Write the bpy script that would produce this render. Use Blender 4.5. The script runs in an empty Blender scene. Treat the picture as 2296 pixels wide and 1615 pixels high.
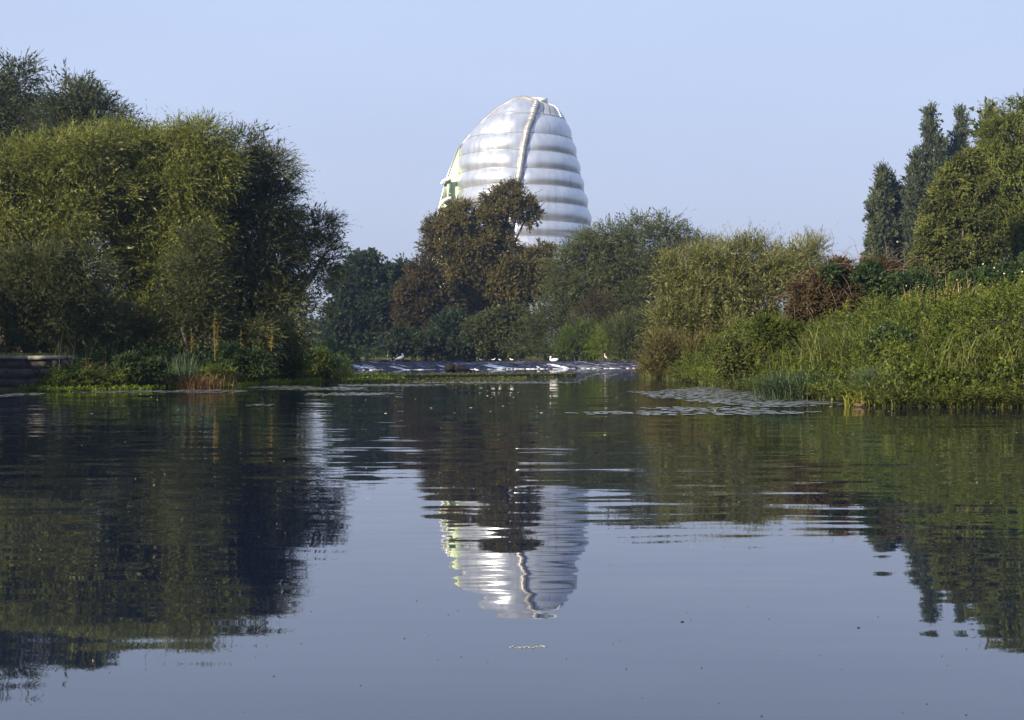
import bpy, math
import numpy as np
from mathutils import Vector

# ------------------------------------------------------------------ camera, world, sun, exposure
S = bpy.context.scene
COL = S.collection
FD, CU, CV, CAMZ = 3188.6, 1148.0, 791.2, 1.6        # focal length and horizon of a 2296 px wide view
cam_d = bpy.data.cameras.new('camera')
cam = bpy.data.objects.new('camera', cam_d); COL.objects.link(cam)
cam.location = (0, 0, CAMZ); cam.rotation_euler = (math.pi/2, 0, 0)
cam_d.sensor_width = 36.0; cam_d.lens = 50.0; cam_d.shift_y = -0.0071
cam_d.clip_start = 0.1; cam_d.clip_end = 5000
S.camera = cam

SUN_AZ, SUN_EL = math.radians(226), math.radians(25)
world = bpy.data.worlds.new('World'); S.world = world; world.use_nodes = True
wn, wl = world.node_tree.nodes, world.node_tree.links
sky = wn.new('ShaderNodeTexSky'); sky.sky_type = 'NISHITA'; sky.sun_disc = False
sky.sun_elevation = SUN_EL; sky.sun_rotation = SUN_AZ
sky.air_density = 1.0; sky.dust_density = 1.0; sky.ozone_density = 2.5
veil = wn.new('ShaderNodeMix'); veil.data_type = 'RGBA'; veil.inputs['Factor'].default_value = 0.93     # thin even morning mist over the blue
veil.inputs['B'].default_value = (2.26, 2.52, 3.46, 1)
stc = wn.new('ShaderNodeTexCoord'); smp = wn.new('ShaderNodeMapping'); smp.inputs['Scale'].default_value = (1.2, 1.2, 4.0)
sno = wn.new('ShaderNodeTexNoise'); sno.inputs['Scale'].default_value = 1.6; sno.inputs['Detail'].default_value = 4; sno.inputs['Roughness'].default_value = .55
sma = wn.new('ShaderNodeMapRange'); sma.inputs['To Min'].default_value = .90; sma.inputs['To Max'].default_value = 1.10      # the mist is a little uneven
svm = wn.new('ShaderNodeVectorMath'); svm.operation = 'SCALE'; 
ssp = wn.new('ShaderNodeSeparateXYZ'); wl.new(stc.outputs['Generated'], ssp.inputs[0])
sel = wn.new('ShaderNodeMapRange'); sel.interpolation_type = 'SMOOTHSTEP'; sel.inputs['From Min'].default_value = 0.0; sel.inputs['From Max'].default_value = .30
wl.new(ssp.outputs['Z'], sel.inputs['Value'])
sgr = wn.new('ShaderNodeMix'); sgr.data_type = 'RGBA'; sgr.inputs['A'].default_value = (2.36, 2.54, 3.32, 1); sgr.inputs['B'].default_value = (2.54, 3.05, 4.20, 1)
wl.new(sel.outputs[0], sgr.inputs['Factor']); wl.new(sgr.outputs['Result'], svm.inputs[0])
wl.new(stc.outputs['Generated'], smp.inputs[0]); wl.new(smp.outputs[0], sno.inputs[0]); wl.new(sno.outputs[0], sma.inputs['Value'])
wl.new(sma.outputs[0], svm.inputs['Scale']); wl.new(svm.outputs[0], veil.inputs['B'])
wl.new(sky.outputs[0], veil.inputs['A']); wl.new(veil.outputs['Result'], wn['Background'].inputs[0])
wn['Background'].inputs[1].default_value = 0.096

sun_d = bpy.data.lights.new('sun', 'SUN'); sun_d.energy = 5.0; sun_d.angle = math.radians(0.5)
sun_d.color = (1.0, 0.86, 0.66)
sun = bpy.data.objects.new('sun', sun_d); COL.objects.link(sun)
sv = Vector((math.sin(SUN_AZ)*math.cos(SUN_EL), math.cos(SUN_AZ)*math.cos(SUN_EL), math.sin(SUN_EL)))
sun.rotation_euler = sv.to_track_quat('Z', 'Y').to_euler(); sun.location = sv*200

S.view_settings.view_transform = 'Standard'; S.view_settings.look = 'None'
S.view_settings.gamma = 1; S.view_settings.use_curve_mapping = False
S.view_settings.exposure = 1.25
S.render.engine = 'CYCLES'
S.cycles.max_bounces = 5; S.cycles.diffuse_bounces = 2; S.cycles.glossy_bounces = 3
S.cycles.transmission_bounces = 2; S.cycles.volume_bounces = 0; S.cycles.transparent_max_bounces = 4
S.cycles.use_denoising = True
S.cycles.caustics_reflective = False; S.cycles.caustics_refractive = False

# ------------------------------------------------------------------ helpers
def W(u, v, Y):
    """a point seen at (u, v) of the 2296 px view, standing Y metres away"""
    return np.array([(u-CU)/FD*Y, Y, CAMZ+(CV-v)/FD*Y])

def nrm(a):
    return a/np.maximum(np.linalg.norm(a, axis=-1, keepdims=True), 1e-9)

def link(o, parent=None):
    COL.objects.link(o)
    if parent is not None: o.parent = parent
    return o

def tag(o, label=None, cat=None, group=None, kind=None):
    if label: o['label'] = label
    if cat: o['category'] = cat
    if group: o['group'] = group
    if kind: o['kind'] = kind
    return o

def thing(name, label, cat, loc=(0, 0, 0), group=None, rz=0.0):
    o = bpy.data.objects.new(name, None); COL.objects.link(o)
    o.location = [float(c) for c in loc]; o.rotation_euler = (0, 0, rz); o.empty_display_size = 0.2
    return tag(o, label, cat, group)

def mesh(name, V, F, mat, parent=None, smooth=False, attrs=None, world_space=True):
    """V (n,3); F either (m,k) array or list of such arrays"""
    V = np.asarray(V, dtype=np.float32)
    if parent is not None and world_space:
        V = V - np.array(parent.location, dtype=np.float32)
    Fs = F if isinstance(F, list) and np.ndim(F[0]) == 2 else [F]
    Fs = [np.asarray(f, dtype=np.int32) for f in Fs if len(f)]
    me = bpy.data.meshes.new(name)
    me.vertices.add(len(V)); me.vertices.foreach_set('co', V.ravel())
    nl = sum(f.size for f in Fs); npoly = sum(len(f) for f in Fs)
    me.loops.add(nl); me.polygons.add(npoly)
    me.loops.foreach_set('vertex_index', np.concatenate([f.ravel() for f in Fs]))
    st, tot = [], 0
    for f in Fs:
        st.append(tot+np.arange(len(f), dtype=np.int32)*f.shape[1]); tot += f.size
    me.polygons.foreach_set('loop_start', np.concatenate(st).astype(np.int32))
    if smooth: me.polygons.foreach_set('use_smooth', np.ones(npoly, dtype=bool))
    for k, a in (attrs or {}).items():
        at = me.attributes.new(k, 'FLOAT', 'POINT'); at.data.foreach_set('value', np.asarray(a, dtype=np.float32))
    me.update(calc_edges=True)
    if mat: me.materials.append(mat)
    return link(bpy.data.objects.new(name, me), parent)

class Geo:
    """collects pieces into one mesh"""
    def __init__(s): s.V, s.F, s.n, s.A = [], {}, 0, []
    def add(s, V, F, a=None):
        V = np.asarray(V, float); F = np.asarray(F, int)
        s.V.append(V); s.F.setdefault(F.shape[1], []).append(F+s.n); s.n += len(V)
        s.A.append(np.full(len(V), 0.5) if a is None else np.broadcast_to(a, (len(V),)))
        return s
    def build(s, name, mat, parent=None, smooth=False, attr=False, **k):
        return mesh(name, np.concatenate(s.V), [np.concatenate(f) for f in s.F.values()], mat, parent, smooth,
                    {'tint': np.concatenate(s.A)} if attr else None, **k)

def sweep(path, ra, rb=None, n=8, caps=True, lateral=None):
    """closed tube along a path; ra = radius (or sideways radius), rb = radius in the path's plane"""
    P = np.asarray(path, float); m = len(P)
    ra = np.broadcast_to(ra, (m,)).astype(float); rb = ra if rb is None else np.broadcast_to(rb, (m,)).astype(float)
    T = nrm(np.gradient(P, axis=0))
    if lateral is None:
        ref = np.array([0, 0, 1.0]) if abs(T[:, 2]).mean() < 0.8 else np.array([1.0, 0.13, 0])
        Lx = nrm(np.cross(T, ref))
    else:
        Lx = np.tile(nrm(np.array(lateral, float)), (m, 1))
    N = nrm(np.cross(Lx, T))
    a = np.arange(n)*2*np.pi/n
    V = P[:, None]+Lx[:, None]*(ra[:, None]*np.cos(a))[..., None]+N[:, None]*(rb[:, None]*np.sin(a))[..., None]
    V = V.reshape(-1, 3)
    i = np.arange(m-1)[:, None]*n; j = np.arange(n); k = (j+1) % n
    F = np.stack([i+j, i+k, i+n+k, i+n+j], -1).reshape(-1, 4)
    if caps:
        c0, c1 = len(V), len(V)+1
        V = np.vstack([V, P[0], P[-1]])
        f0 = np.stack([np.full(n, c0), k, j, j], -1); f1 = np.stack([np.full(n, c1), (m-1)*n+j, (m-1)*n+k], -1)
        return V, F, np.vstack([f0[:, :3], f1])
    return V, F, np.zeros((0, 3), int)

def add_sweep(g, *a, tint=None, **k):
    V, F, C = sweep(*a, **k)
    n0 = g.n; g.add(V, F, tint)
    if len(C): g.F.setdefault(3, []).append(C+n0)
    return g

def box(c, h, rz=0.0, jit=0.0, rng=None):
    s = np.array([[-1, -1, -1], [1, -1, -1], [1, 1, -1], [-1, 1, -1], [-1, -1, 1], [1, -1, 1], [1, 1, 1], [-1, 1, 1]], float)
    V = s*np.array(h)
    if jit and rng is not None: V = V+rng.normal(0, jit, V.shape)
    cr, sr = math.cos(rz), math.sin(rz)
    V = np.stack([V[:, 0]*cr-V[:, 1]*sr, V[:, 0]*sr+V[:, 1]*cr, V[:, 2]], -1)+np.array(c)
    F = [[0, 3, 2, 1], [4, 5, 6, 7], [0, 1, 5, 4], [1, 2, 6, 5], [2, 3, 7, 6], [3, 0, 4, 7]]
    return V, np.array(F)

# ------------------------------------------------------------------ materials
def new_mat(name):
    m = bpy.data.materials.new(name); m.use_nodes = True
    nt = m.node_tree; nt.nodes.clear()
    o = nt.nodes.new('ShaderNodeOutputMaterial')
    return m, nt.nodes, nt.links, o

def ramp(nodes, stops):
    r = nodes.new('ShaderNodeValToRGB')
    e = r.color_ramp.elements
    while len(e) < len(stops): e.new(0.5)
    for x, (p, c) in zip(e, stops): x.position = p; x.color = (*c, 1)
    return r

def leaf_mat(name, dark, mid, pale, trans=0.42, gloss=0.010, gain=1.0):
    m, N, L, o = new_mat(name)
    a = N.new('ShaderNodeAttribute'); a.attribute_name = 'tint'
    sc = lambda c: tuple(min(1, x*gain) for x in c)
    r = ramp(N, [(0.12, sc(dark)), (0.5, sc(mid)), (0.9, sc(pale))]); L.new(a.outputs['Fac'], r.inputs[0])
    d = N.new('ShaderNodeBsdfDiffuse'); L.new(r.outputs[0], d.inputs[0])
    t = N.new('ShaderNodeBsdfTranslucent'); L.new(r.outputs[0], t.inputs[0])
    x = N.new('ShaderNodeMixShader'); x.inputs[0].default_value = trans
    L.new(d.outputs[0], x.inputs[1]); L.new(t.outputs[0], x.inputs[2])
    g = N.new('ShaderNodeBsdfGlossy'); g.inputs['Roughness'].default_value = 0.5; g.inputs[0].default_value = (0.8, 0.8, 0.75, 1)
    y = N.new('ShaderNodeMixShader'); y.inputs[0].default_value = gloss
    L.new(x.outputs[0], y.inputs[1]); L.new(g.outputs[0], y.inputs[2]); L.new(y.outputs[0], o.inputs[0])
    return m

def plain_mat(name, c0, c1, scale=3.0, rough=0.8, metallic=0.0, stretch=(1, 1, 1), bump=0.0, detail=5, lo=0.35, hi=0.65, spec=0.4):
    m, N, L, o = new_mat(name)
    tc = N.new('ShaderNodeTexCoord'); mp = N.new('ShaderNodeMapping'); mp.inputs['Scale'].default_value = stretch
    L.new(tc.outputs['Object'], mp.inputs[0])
    n = N.new('ShaderNodeTexNoise'); n.inputs['Scale'].default_value = scale; n.inputs['Detail'].default_value = detail
    L.new(mp.outputs[0], n.inputs[0])
    r = ramp(N, [(lo, c0), (hi, c1)]); L.new(n.outputs[0], r.inputs[0])
    p = N.new('ShaderNodeBsdfPrincipled'); L.new(r.outputs[0], p.inputs['Base Color'])
    p.inputs['Roughness'].default_value = rough; p.inputs['Metallic'].default_value = metallic
    p.inputs['Specular IOR Level'].default_value = spec
    if bump:
        b = N.new('ShaderNodeBump'); b.inputs['Distance'].default_value = bump; L.new(n.outputs[0], b.inputs['Height'])
        L.new(b.outputs[0], p.inputs['Normal'])
    L.new(p.outputs[0], o.inputs[0])
    return m

M = {}
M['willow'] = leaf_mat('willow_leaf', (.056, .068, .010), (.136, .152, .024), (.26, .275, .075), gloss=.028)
M['willow_shade'] = leaf_mat('shade_tinted_willow_leaf', (.026, .033, .009), (.064, .075, .019), (.15, .165, .055), gloss=.028)  # darker copy of the willow leaf, shade put into its colour
M['willow_grey'] = leaf_mat('grey_willow_leaf', (.028, .035, .012), (.062, .072, .026), (.14, .155, .065))
M['willow_far'] = leaf_mat('far_willow_leaf', (.028, .036, .014), (.060, .072, .030), (.12, .14, .06))
M['sycamore'] = leaf_mat('dark_broad_leaf', (.014, .024, .012), (.028, .044, .020), (.06, .085, .035))
M['oak'] = leaf_mat('browning_oak_leaf', (.038, .034, .010), (.094, .079, .020), (.20, .165, .05))
M['russet'] = leaf_mat('russet_leaf', (.026, .022, .010), (.054, .044, .017), (.115, .09, .036))
M['bankwillow'] = leaf_mat('bank_willow_leaf', (.036, .044, .014), (.082, .094, .028), (.16, .175, .06))
M['lowbush'] = leaf_mat('low_bush_leaf', (.028, .036, .012), (.058, .070, .022), (.12, .135, .045))
M['brightbush'] = leaf_mat('bright_osier_leaf', (.026, .042, .007), (.058, .084, .013), (.15, .19, .03))
M['golden'] = leaf_mat('golden_willow_leaf', (.056, .060, .014), (.126, .130, .032), (.32, .32, .13), gloss=.028)
M['goldenlow'] = leaf_mat('bronze_willow_leaf', (.046, .040, .014), (.096, .084, .027), (.21, .18, .06))
M['yellowtree'] = leaf_mat('yellowing_leaf', (.050, .062, .011), (.112, .134, .026), (.25, .27, .065))
M['olivetree'] = leaf_mat('olive_leaf', (.038, .046, .012), (.086, .100, .024), (.23, .24, .06))
M['poplar'] = leaf_mat('poplar_leaf', (.034, .044, .020), (.070, .086, .040), (.13, .155, .075))
M['bramble'] = leaf_mat('bramble_leaf', (.012, .026, .008), (.030, .058, .014), (.075, .12, .03), gloss=.028)
M['bramble_brown'] = leaf_mat('withered_bramble_leaf', (.034, .024, .011), (.070, .050, .020), (.15, .11, .045))
M['nettle'] = leaf_mat('nettle_leaf', (.018, .030, .004), (.050, .070, .008), (.15, .17, .026), trans=.36)
M['herb_dark'] = leaf_mat('dark_herb_leaf', (.014, .028, .008), (.030, .052, .014), (.075, .11, .028))
M['grass'] = leaf_mat('grass_blade', (.045, .060, .012), (.105, .125, .026), (.30, .29, .11), trans=.35)
M['dry_grass'] = leaf_mat('dry_grass_blade', (.16, .10, .045), (.28, .19, .09), (.42, .33, .18), trans=.25)
M['rust_grass'] = leaf_mat('rusty_grass_blade', (.07, .038, .016), (.15, .085, .034), (.27, .17, .08), trans=.25)
M['reed'] = leaf_mat('reed_blade', (.040, .070, .035), (.075, .115, .06), (.15, .19, .10))
M['cress'] = leaf_mat('water_cress_leaf', (.050, .080, .008), (.110, .155, .014), (.26, .30, .05))
M['weed'] = leaf_mat('floating_weed_leaf', (.034, .040, .014), (.080, .088, .034), (.26, .26, .13))
M['yellow_flag'] = leaf_mat('yellow_flag_leaf', (.10, .115, .018), (.20, .205, .03), (.34, .32, .06))
M['gold_stem'] = leaf_mat('golden_dock_leaf', (.09, .062, .018), (.19, .14, .036), (.34, .26, .08))
M['petal'] = plain_mat('white_petal', (.38, .37, .31), (.50, .48, .42), 8)
M['bark'] = plain_mat('bark', (.035, .028, .020), (.11, .09, .065), 6, .9, stretch=(1, 1, .25), bump=.02)
M['twig'] = plain_mat('pale_twig', (.10, .065, .035), (.24, .17, .10), 6, .9)
M['red_twig'] = plain_mat('bramble_stem', (.06, .036, .022), (.17, .115, .07), 4, .8)
M['silver'] = None

def water_mat(name, body=(.004, .007, .018), a_far=1.0):
    m, N, L, o = new_mat(name)
    g = N.new('ShaderNodeNewGeometry')
    def slope(scale, detail, sx, sy, seed, rot=0.0):
        mp = N.new('ShaderNodeMapping'); mp.inputs['Scale'].default_value = (sx, sy, 1); mp.inputs['Location'].default_value = (seed, seed*.7, seed*1.3)
        mp.inputs['Rotation'].default_value = (0, 0, rot)
        L.new(g.outputs['Position'], mp.inputs[0])
        n = N.new('ShaderNodeTexNoise'); n.inputs['Scale'].default_value = scale; n.inputs['Detail'].default_value = detail
        n.inputs['Roughness'].default_value = 0.45
        L.new(mp.outputs[0], n.inputs[0])
        s = N.new('ShaderNodeVectorMath'); s.operation = 'SUBTRACT'; s.inputs[1].default_value = (.5, .5, .5)
        L.new(n.outputs['Color'], s.inputs[0]); return s
    def amp(s, ax, ay):
        k = N.new('ShaderNodeVectorMath'); k.operation = 'MULTIPLY'; k.inputs[1].default_value = (ax, ay, 0); L.new(s.outputs[0], k.inputs[0]); return k
    def vadd(a, b):
        k = N.new('ShaderNodeVectorMath'); k.operation = 'ADD'; L.new(a.outputs[0], k.inputs[0]); L.new(b.outputs[0], k.inputs[1]); return k
    a = amp(slope(1.0, 1.5, .38, 1.5, 3.1, .05), .036, .078)      # wavelets about 0.7 m from crest to crest
    b = amp(slope(1.0, 1.0, 1.1, 4.2, 11.7, -.12), .024, .058)    # small ripples
    c = amp(slope(1.0, 1.0, .10, .32, 23.0, .10), .008, .016)     # slow swell
    # breeze: ripples are livelier in patches
    pm = N.new('ShaderNodeMapping'); pm.inputs['Scale'].default_value = (.03, .085, 1); L.new(g.outputs['Position'], pm.inputs[0])
    pn = N.new('ShaderNodeTexNoise'); pn.inputs['Scale'].default_value = 1; pn.inputs['Detail'].default_value = 2; L.new(pm.outputs[0], pn.inputs[0])
    pr = N.new('ShaderNodeMapRange'); pr.inputs['From Min'].default_value = .38; pr.inputs['From Max'].default_value = .64
    pr.inputs['To Min'].default_value = .7; pr.inputs['To Max'].default_value = 1.0; L.new(pn.outputs[0], pr.inputs['Value'])
    # the pool below the camera lies sheltered, the open reach beyond it does not
    sp = N.new('ShaderNodeSeparateXYZ'); L.new(g.outputs['Position'], sp.inputs[0])
    yr = N.new('ShaderNodeMapRange'); yr.interpolation_type = 'SMOOTHSTEP'
    yr.inputs['From Min'].default_value = 6; yr.inputs['From Max'].default_value = 24; yr.inputs['To Min'].default_value = .40; yr.inputs['To Max'].default_value = a_far
    L.new(sp.outputs['Y'], yr.inputs['Value'])
    mu = N.new('ShaderNodeMath'); mu.operation = 'MULTIPLY'; L.new(pr.outputs[0], mu.inputs[0]); L.new(yr.outputs[0], mu.inputs[1])
    ab = vadd(a, b)
    sc = N.new('ShaderNodeVectorMath'); sc.operation = 'SCALE'; L.new(ab.outputs[0], sc.inputs[0]); L.new(mu.outputs[0], sc.inputs['Scale'])
    cs = N.new('ShaderNodeVectorMath'); cs.operation = 'SCALE'; L.new(c.outputs[0], cs.inputs[0]); L.new(yr.outputs[0], cs.inputs['Scale'])
    tot = vadd(sc, cs)
    up = N.new('ShaderNodeVectorMath'); up.operation = 'ADD'; up.inputs[1].default_value = (0, 0, 1); L.new(tot.outputs[0], up.inputs[0])
    no = N.new('ShaderNodeVectorMath'); no.operation = 'NORMALIZE'; L.new(up.outputs[0], no.inputs[0])
    p = N.new('ShaderNodeBsdfPrincipled'); p.inputs['Base Color'].default_value = (*body, 1); p.inputs['Roughness'].default_value = 0.015
    p.inputs['IOR'].default_value = 1.75
    L.new(no.outputs[0], p.inputs['Normal']); L.new(p.outputs[0], o.inputs[0])
    return m

# ------------------------------------------------------------------ terrain
SHORE = np.array([(-40, 1.2), (-36, 30), (-32, 61.3), (-19.5, 61.3), (-19.0, 58.8), (-16.2, 60.6), (-13.1, 66.0), (-11.6, 74), (-10.4, 86.7),
                  (-11.2, 100), (-15.0, 122), (-16.2, 150), (-22, 165), (-50, 184), (-110, 190), (-110, 220), (-45, 213), (-22, 208), (0, 202),
                  (9, 188), (13.5, 168), (14.0, 152), (13.4, 140), (11.5, 118), (9.0, 101), (8.6, 94), (10.2, 80), (9.9, 64.7), (10.05, 49.4),
                  (11.3, 42.6), (14.9, 41.4), (22, 38), (27, 25), (28, 1.2)], float)

def signed(P):
    """distance to the waterline, positive on land"""
    P = np.asarray(P, float); out = np.empty(len(P))
    A = SHORE; B = np.roll(SHORE, -1, axis=0)
    for s in range(0, len(P), 40000):
        q = P[s:s+40000]
        d2 = np.full(len(q), 1e18); ins = np.zeros(len(q), bool)
        for a, b in zip(A, B):
            e = b-a; w = q-a
            t = np.clip((w@e)/(e@e), 0, 1)
            d2 = np.minimum(d2, ((w-t[:, None]*e)**2).sum(1))
            c = (a[1] > q[:, 1]) != (b[1] > q[:, 1])
            with np.errstate(divide='ignore', invalid='ignore'):
                x = e[0]*(q[:, 1]-a[1])/(e[1] if e[1] else 1e-9)+a[0]
            ins ^= c & (q[:, 0] < x)
        d = np.sqrt(d2); out[s:s+40000] = np.where(ins, -d, d)
    return out

def ss(t): t = np.clip(t, 0, 1); return t*t*(3-2*t)

def wob(x, y):
    return (np.sin(x*.31+1.3)*np.sin(y*.27+.4)+.5*np.sin(x*.83+y*.61)+.35*np.sin(x*1.7-y*1.3+2))/1.85

def ground_z(x, y, sd=None):
    x = np.asarray(x, float); y = np.asarray(y, float)
    if sd is None: sd = signed(np.stack([x, y], -1))
    right = ss((x-4)/4)*ss((y-20)/12)*(1-ss((y-108)/22))
    far = ss((y-118)/24)
    near = 1-ss((y-8)/16)
    left_h = .10+.75*ss(sd/4.5)
    right_h = .12+2.75*ss(sd/6.5)+.5*ss((sd-8)/14)
    far_h = .55+.6*ss(sd/1.2)+.9*ss((sd-1)/18)
    near_h = .1+.2*ss(sd/2)
    h = left_h*(1-right)+right_h*right
    h = h*(1-far)+far_h*far
    h = h*(1-near)+near_h*near
    h = h+wob(x, y)*.12*ss(sd/3)
    low = -1.3*ss(-sd/1.6)
    return np.where(sd > 0, h*ss(sd/.35+.15), low)

gx = np.concatenate([np.linspace(-850, -130, 19)[:-1], np.linspace(-130, -45, 35)[:-1], np.linspace(-45, 45, 151)[:-1], np.linspace(45, 130, 35)[:-1], np.linspace(130, 850, 19)])
gy = np.concatenate([np.linspace(-95, -10, 12)[:-1], np.linspace(-10, 30, 41)[:-1], np.linspace(30, 120, 161)[:-1], np.linspace(120, 240, 101)[:-1], np.linspace(240, 850, 21)])
GX, GY = np.meshgrid(gx, gy); q = np.stack([GX.ravel(), GY.ravel()], -1)
GZ = ground_z(q[:, 0], q[:, 1])
nx, ny = len(gx), len(gy)
i, j = np.meshgrid(np.arange(nx-1), np.arange(ny-1)); b = (j*nx+i).ravel()
M['soil'] = plain_mat('bank_soil', (.022, .024, .010), (.055, .060, .022), 1.2, .95, bump=.05, spec=.1)
tag(mesh('ground', np.stack([q[:, 0], q[:, 1], GZ], -1), np.stack([b, b+1, b+nx+1, b+nx], -1), M['soil'], smooth=True), kind='structure')

M['river'] = water_mat('river_water')
M['upper'] = water_mat('upper_river_water', body=(.010, .013, .018), a_far=1.5)
tag(mesh('river', [(-60, -30, 0), (60, -30, 0), (60, 151, 0), (-60, 151, 0)], [[0, 1, 2, 3]], M['river']), kind='structure')
UP = 0.70
tag(mesh('upper_river', [(-150, 150.5, UP), (30, 150.5, UP), (30, 240, UP), (-150, 240, UP)], [[0, 1, 2, 3]], M['upper']), kind='structure')

M['paving'] = plain_mat('pale_paving', (.22, .22, .215), (.32, .32, .31), .5, .9)
V_, F_ = np.array([(-70, 226, 2.3), (70, 226, 2.3), (70, 340, 2.3), (-70, 340, 2.3)]), np.array([[0, 1, 2, 3]])
tag(mesh('added_pavement', V_, F_, M['paving']), kind='structure')  # unseen paving, added so the tower pillows reflect grey instead of brown

# haze: morning mist over the whole valley
hm, HN, HL, ho = new_mat('morning_haze')
pv = HN.new('ShaderNodeVolumePrincipled'); pv.inputs['Color'].default_value = (.50, .68, 1.0, 1); pv.inputs['Density'].default_value = .00028
pv.inputs['Anisotropy'].default_value = 0.6
HL.new(pv.outputs[0], ho.inputs['Volume'])
hv, hf = box((0, 380, 26), (870, 490, 29))
tag(mesh('haze', hv, hf, hm), kind='stuff')

# ------------------------------------------------------------------ weir
CREST = np.array([(-19.0, 150.5), (14.6, 150.5)]); FOOT = np.array([(-17.5, 127.5), (14.6, 146.5)])
def weir_pt(s, t):
    """s along the weir, t from crest (0) to foot (1)"""
    s = np.asarray(s)[..., None]; tt = np.asarray(t)[..., None]
    c = CREST[0]*(1-s)+CREST[1]*s; f = FOOT[0]*(1-s)+FOOT[1]*s
    p = c*(1-tt)+f*tt
    z = UP+.005-(UP+.10)*tt[..., 0]**1.05
    return np.concatenate([p, z[..., None]], -1)
rw = np.random.default_rng(5)
ns, nt_ = 180, 26
sg, tg = np.meshgrid(np.linspace(0, 1, ns), np.linspace(-.02, 1.06, nt_))
wv = weir_pt(sg, np.clip(tg, -.02, 1.06) if False else np.maximum(tg, 0)).reshape(-1, 3)
wv[:, 2] += (.035*np.sin(sg*95+3*np.sin(tg*7))*np.sin(tg*19+sg*30)+.02*np.sin(sg*260+tg*11)).ravel()*ss(tg.ravel()*4)
wv[:ns, 2] -= .25; wv[:ns, 1] += .35
i, j = np.meshgrid(np.arange(ns-1), np.arange(nt_-1)); b = (j*ns+i).ravel()
mm, N, L, o = new_mat('running_water')
g = N.new('ShaderNodeNewGeometry'); mp = N.new('ShaderNodeMapping'); mp.inputs['Scale'].default_value = (1.6, .35, 2); mp.inputs['Rotation'].default_value = (0, 0, .06); L.new(g.outputs['Position'], mp.inputs[0])
n1 = N.new('ShaderNodeTexNoise'); n1.inputs['Scale'].default_value = 1.5; n1.inputs['Detail'].default_value = 6; n1.inputs['Roughness'].default_value = .65; L.new(mp.outputs[0], n1.inputs[0])
rr = ramp(N, [(.44, (.012, .013, .026)), (.60, (.040, .043, .076)), (.74, (.26, .28, .36))]); L.new(n1.outputs[0], rr.inputs[0])
p = N.new('ShaderNodeBsdfDiffuse'); L.new(rr.outputs[0], p.inputs['Color'])
gl = N.new('ShaderNodeBsdfGlossy'); gl.inputs['Roughness'].default_value = .4; mx = N.new('ShaderNodeMixShader'); mx.inputs[0].default_value = .04
bm_ = N.new('ShaderNodeBump'); bm_.inputs['Distance'].default_value = .12; L.new(n1.outputs[0], bm_.inputs['Height']); L.new(bm_.outputs[0], p.inputs['Normal'])
L.new(p.outputs[0], mx.inputs[1]); L.new(gl.outputs[0], mx.inputs[2]); L.new(mx.outputs[0], o.inputs[0])
weir = tag(mesh('weir', wv, np.stack([b, b+1, b+ns+1, b+ns], -1), mm, smooth=True), kind='structure')
# white streaks tumbling down the face and a line of froth at its foot
M['foam'] = plain_mat('foam', (.42, .44, .50), (.66, .68, .74), 5, .9)
gf = Geo()
def streak(s0, t0, dt, w, ds=.0):
    k = 5; t = np.linspace(t0, t0+dt, k); s = s0+ds*(t-t0)/max(dt, 1e-6)+rw.normal(0, .0008, k)
    C = weir_pt(s, t); C[:, 2] += .03+.01*rw.random(k)
    wd = w*np.array([.25, .8, 1, .9, .3])*(.7+.6*rw.random(k))
    V = np.concatenate([C-np.stack([wd, 0*wd, 0*wd], -1), C+np.stack([wd, 0*wd, 0*wd], -1)])
    a = np.arange(k-1); gf.add(V, np.stack([a, a+k, a+k+1, a+1], -1))
for _ in range(190):
    s0 = rw.random(); dens = .10+.25*ss((s0-.38)/.2)+.30*ss((s0-.66)/.12)
    if rw.random() > dens: continue
    t0 = rw.beta(1.6, 1.2)*.85; streak(s0, t0, min(1-t0, rw.uniform(.05, .22)), rw.uniform(.025, .085), .035)
for s0, w in ((.07, .18), (.10, .13), (.19, .18), (.33, .16), (.465, .36), (.475, .3), (.49, .3), (.665, .32), (.675, .25)):
    for _ in range(3): streak(s0+rw.normal(0, .004), rw.uniform(.3, .6), .36, w*rw.uniform(.5, 1), .05)
for _ in range(80):
    s0 = rw.random()**.6
    t0 = .93+rw.normal(0, .012); c = weir_pt(s0, t0); c[2] = max(c[2], 0)+.02
    V, F = box(c, (rw.uniform(.08, .4), rw.uniform(.03, .10), rw.uniform(.008, .025)), rw.normal(0, .1), .01, rw); gf.add(V, F)
tag(gf.build('foam', M['foam'], weir), kind='stuff')

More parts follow.
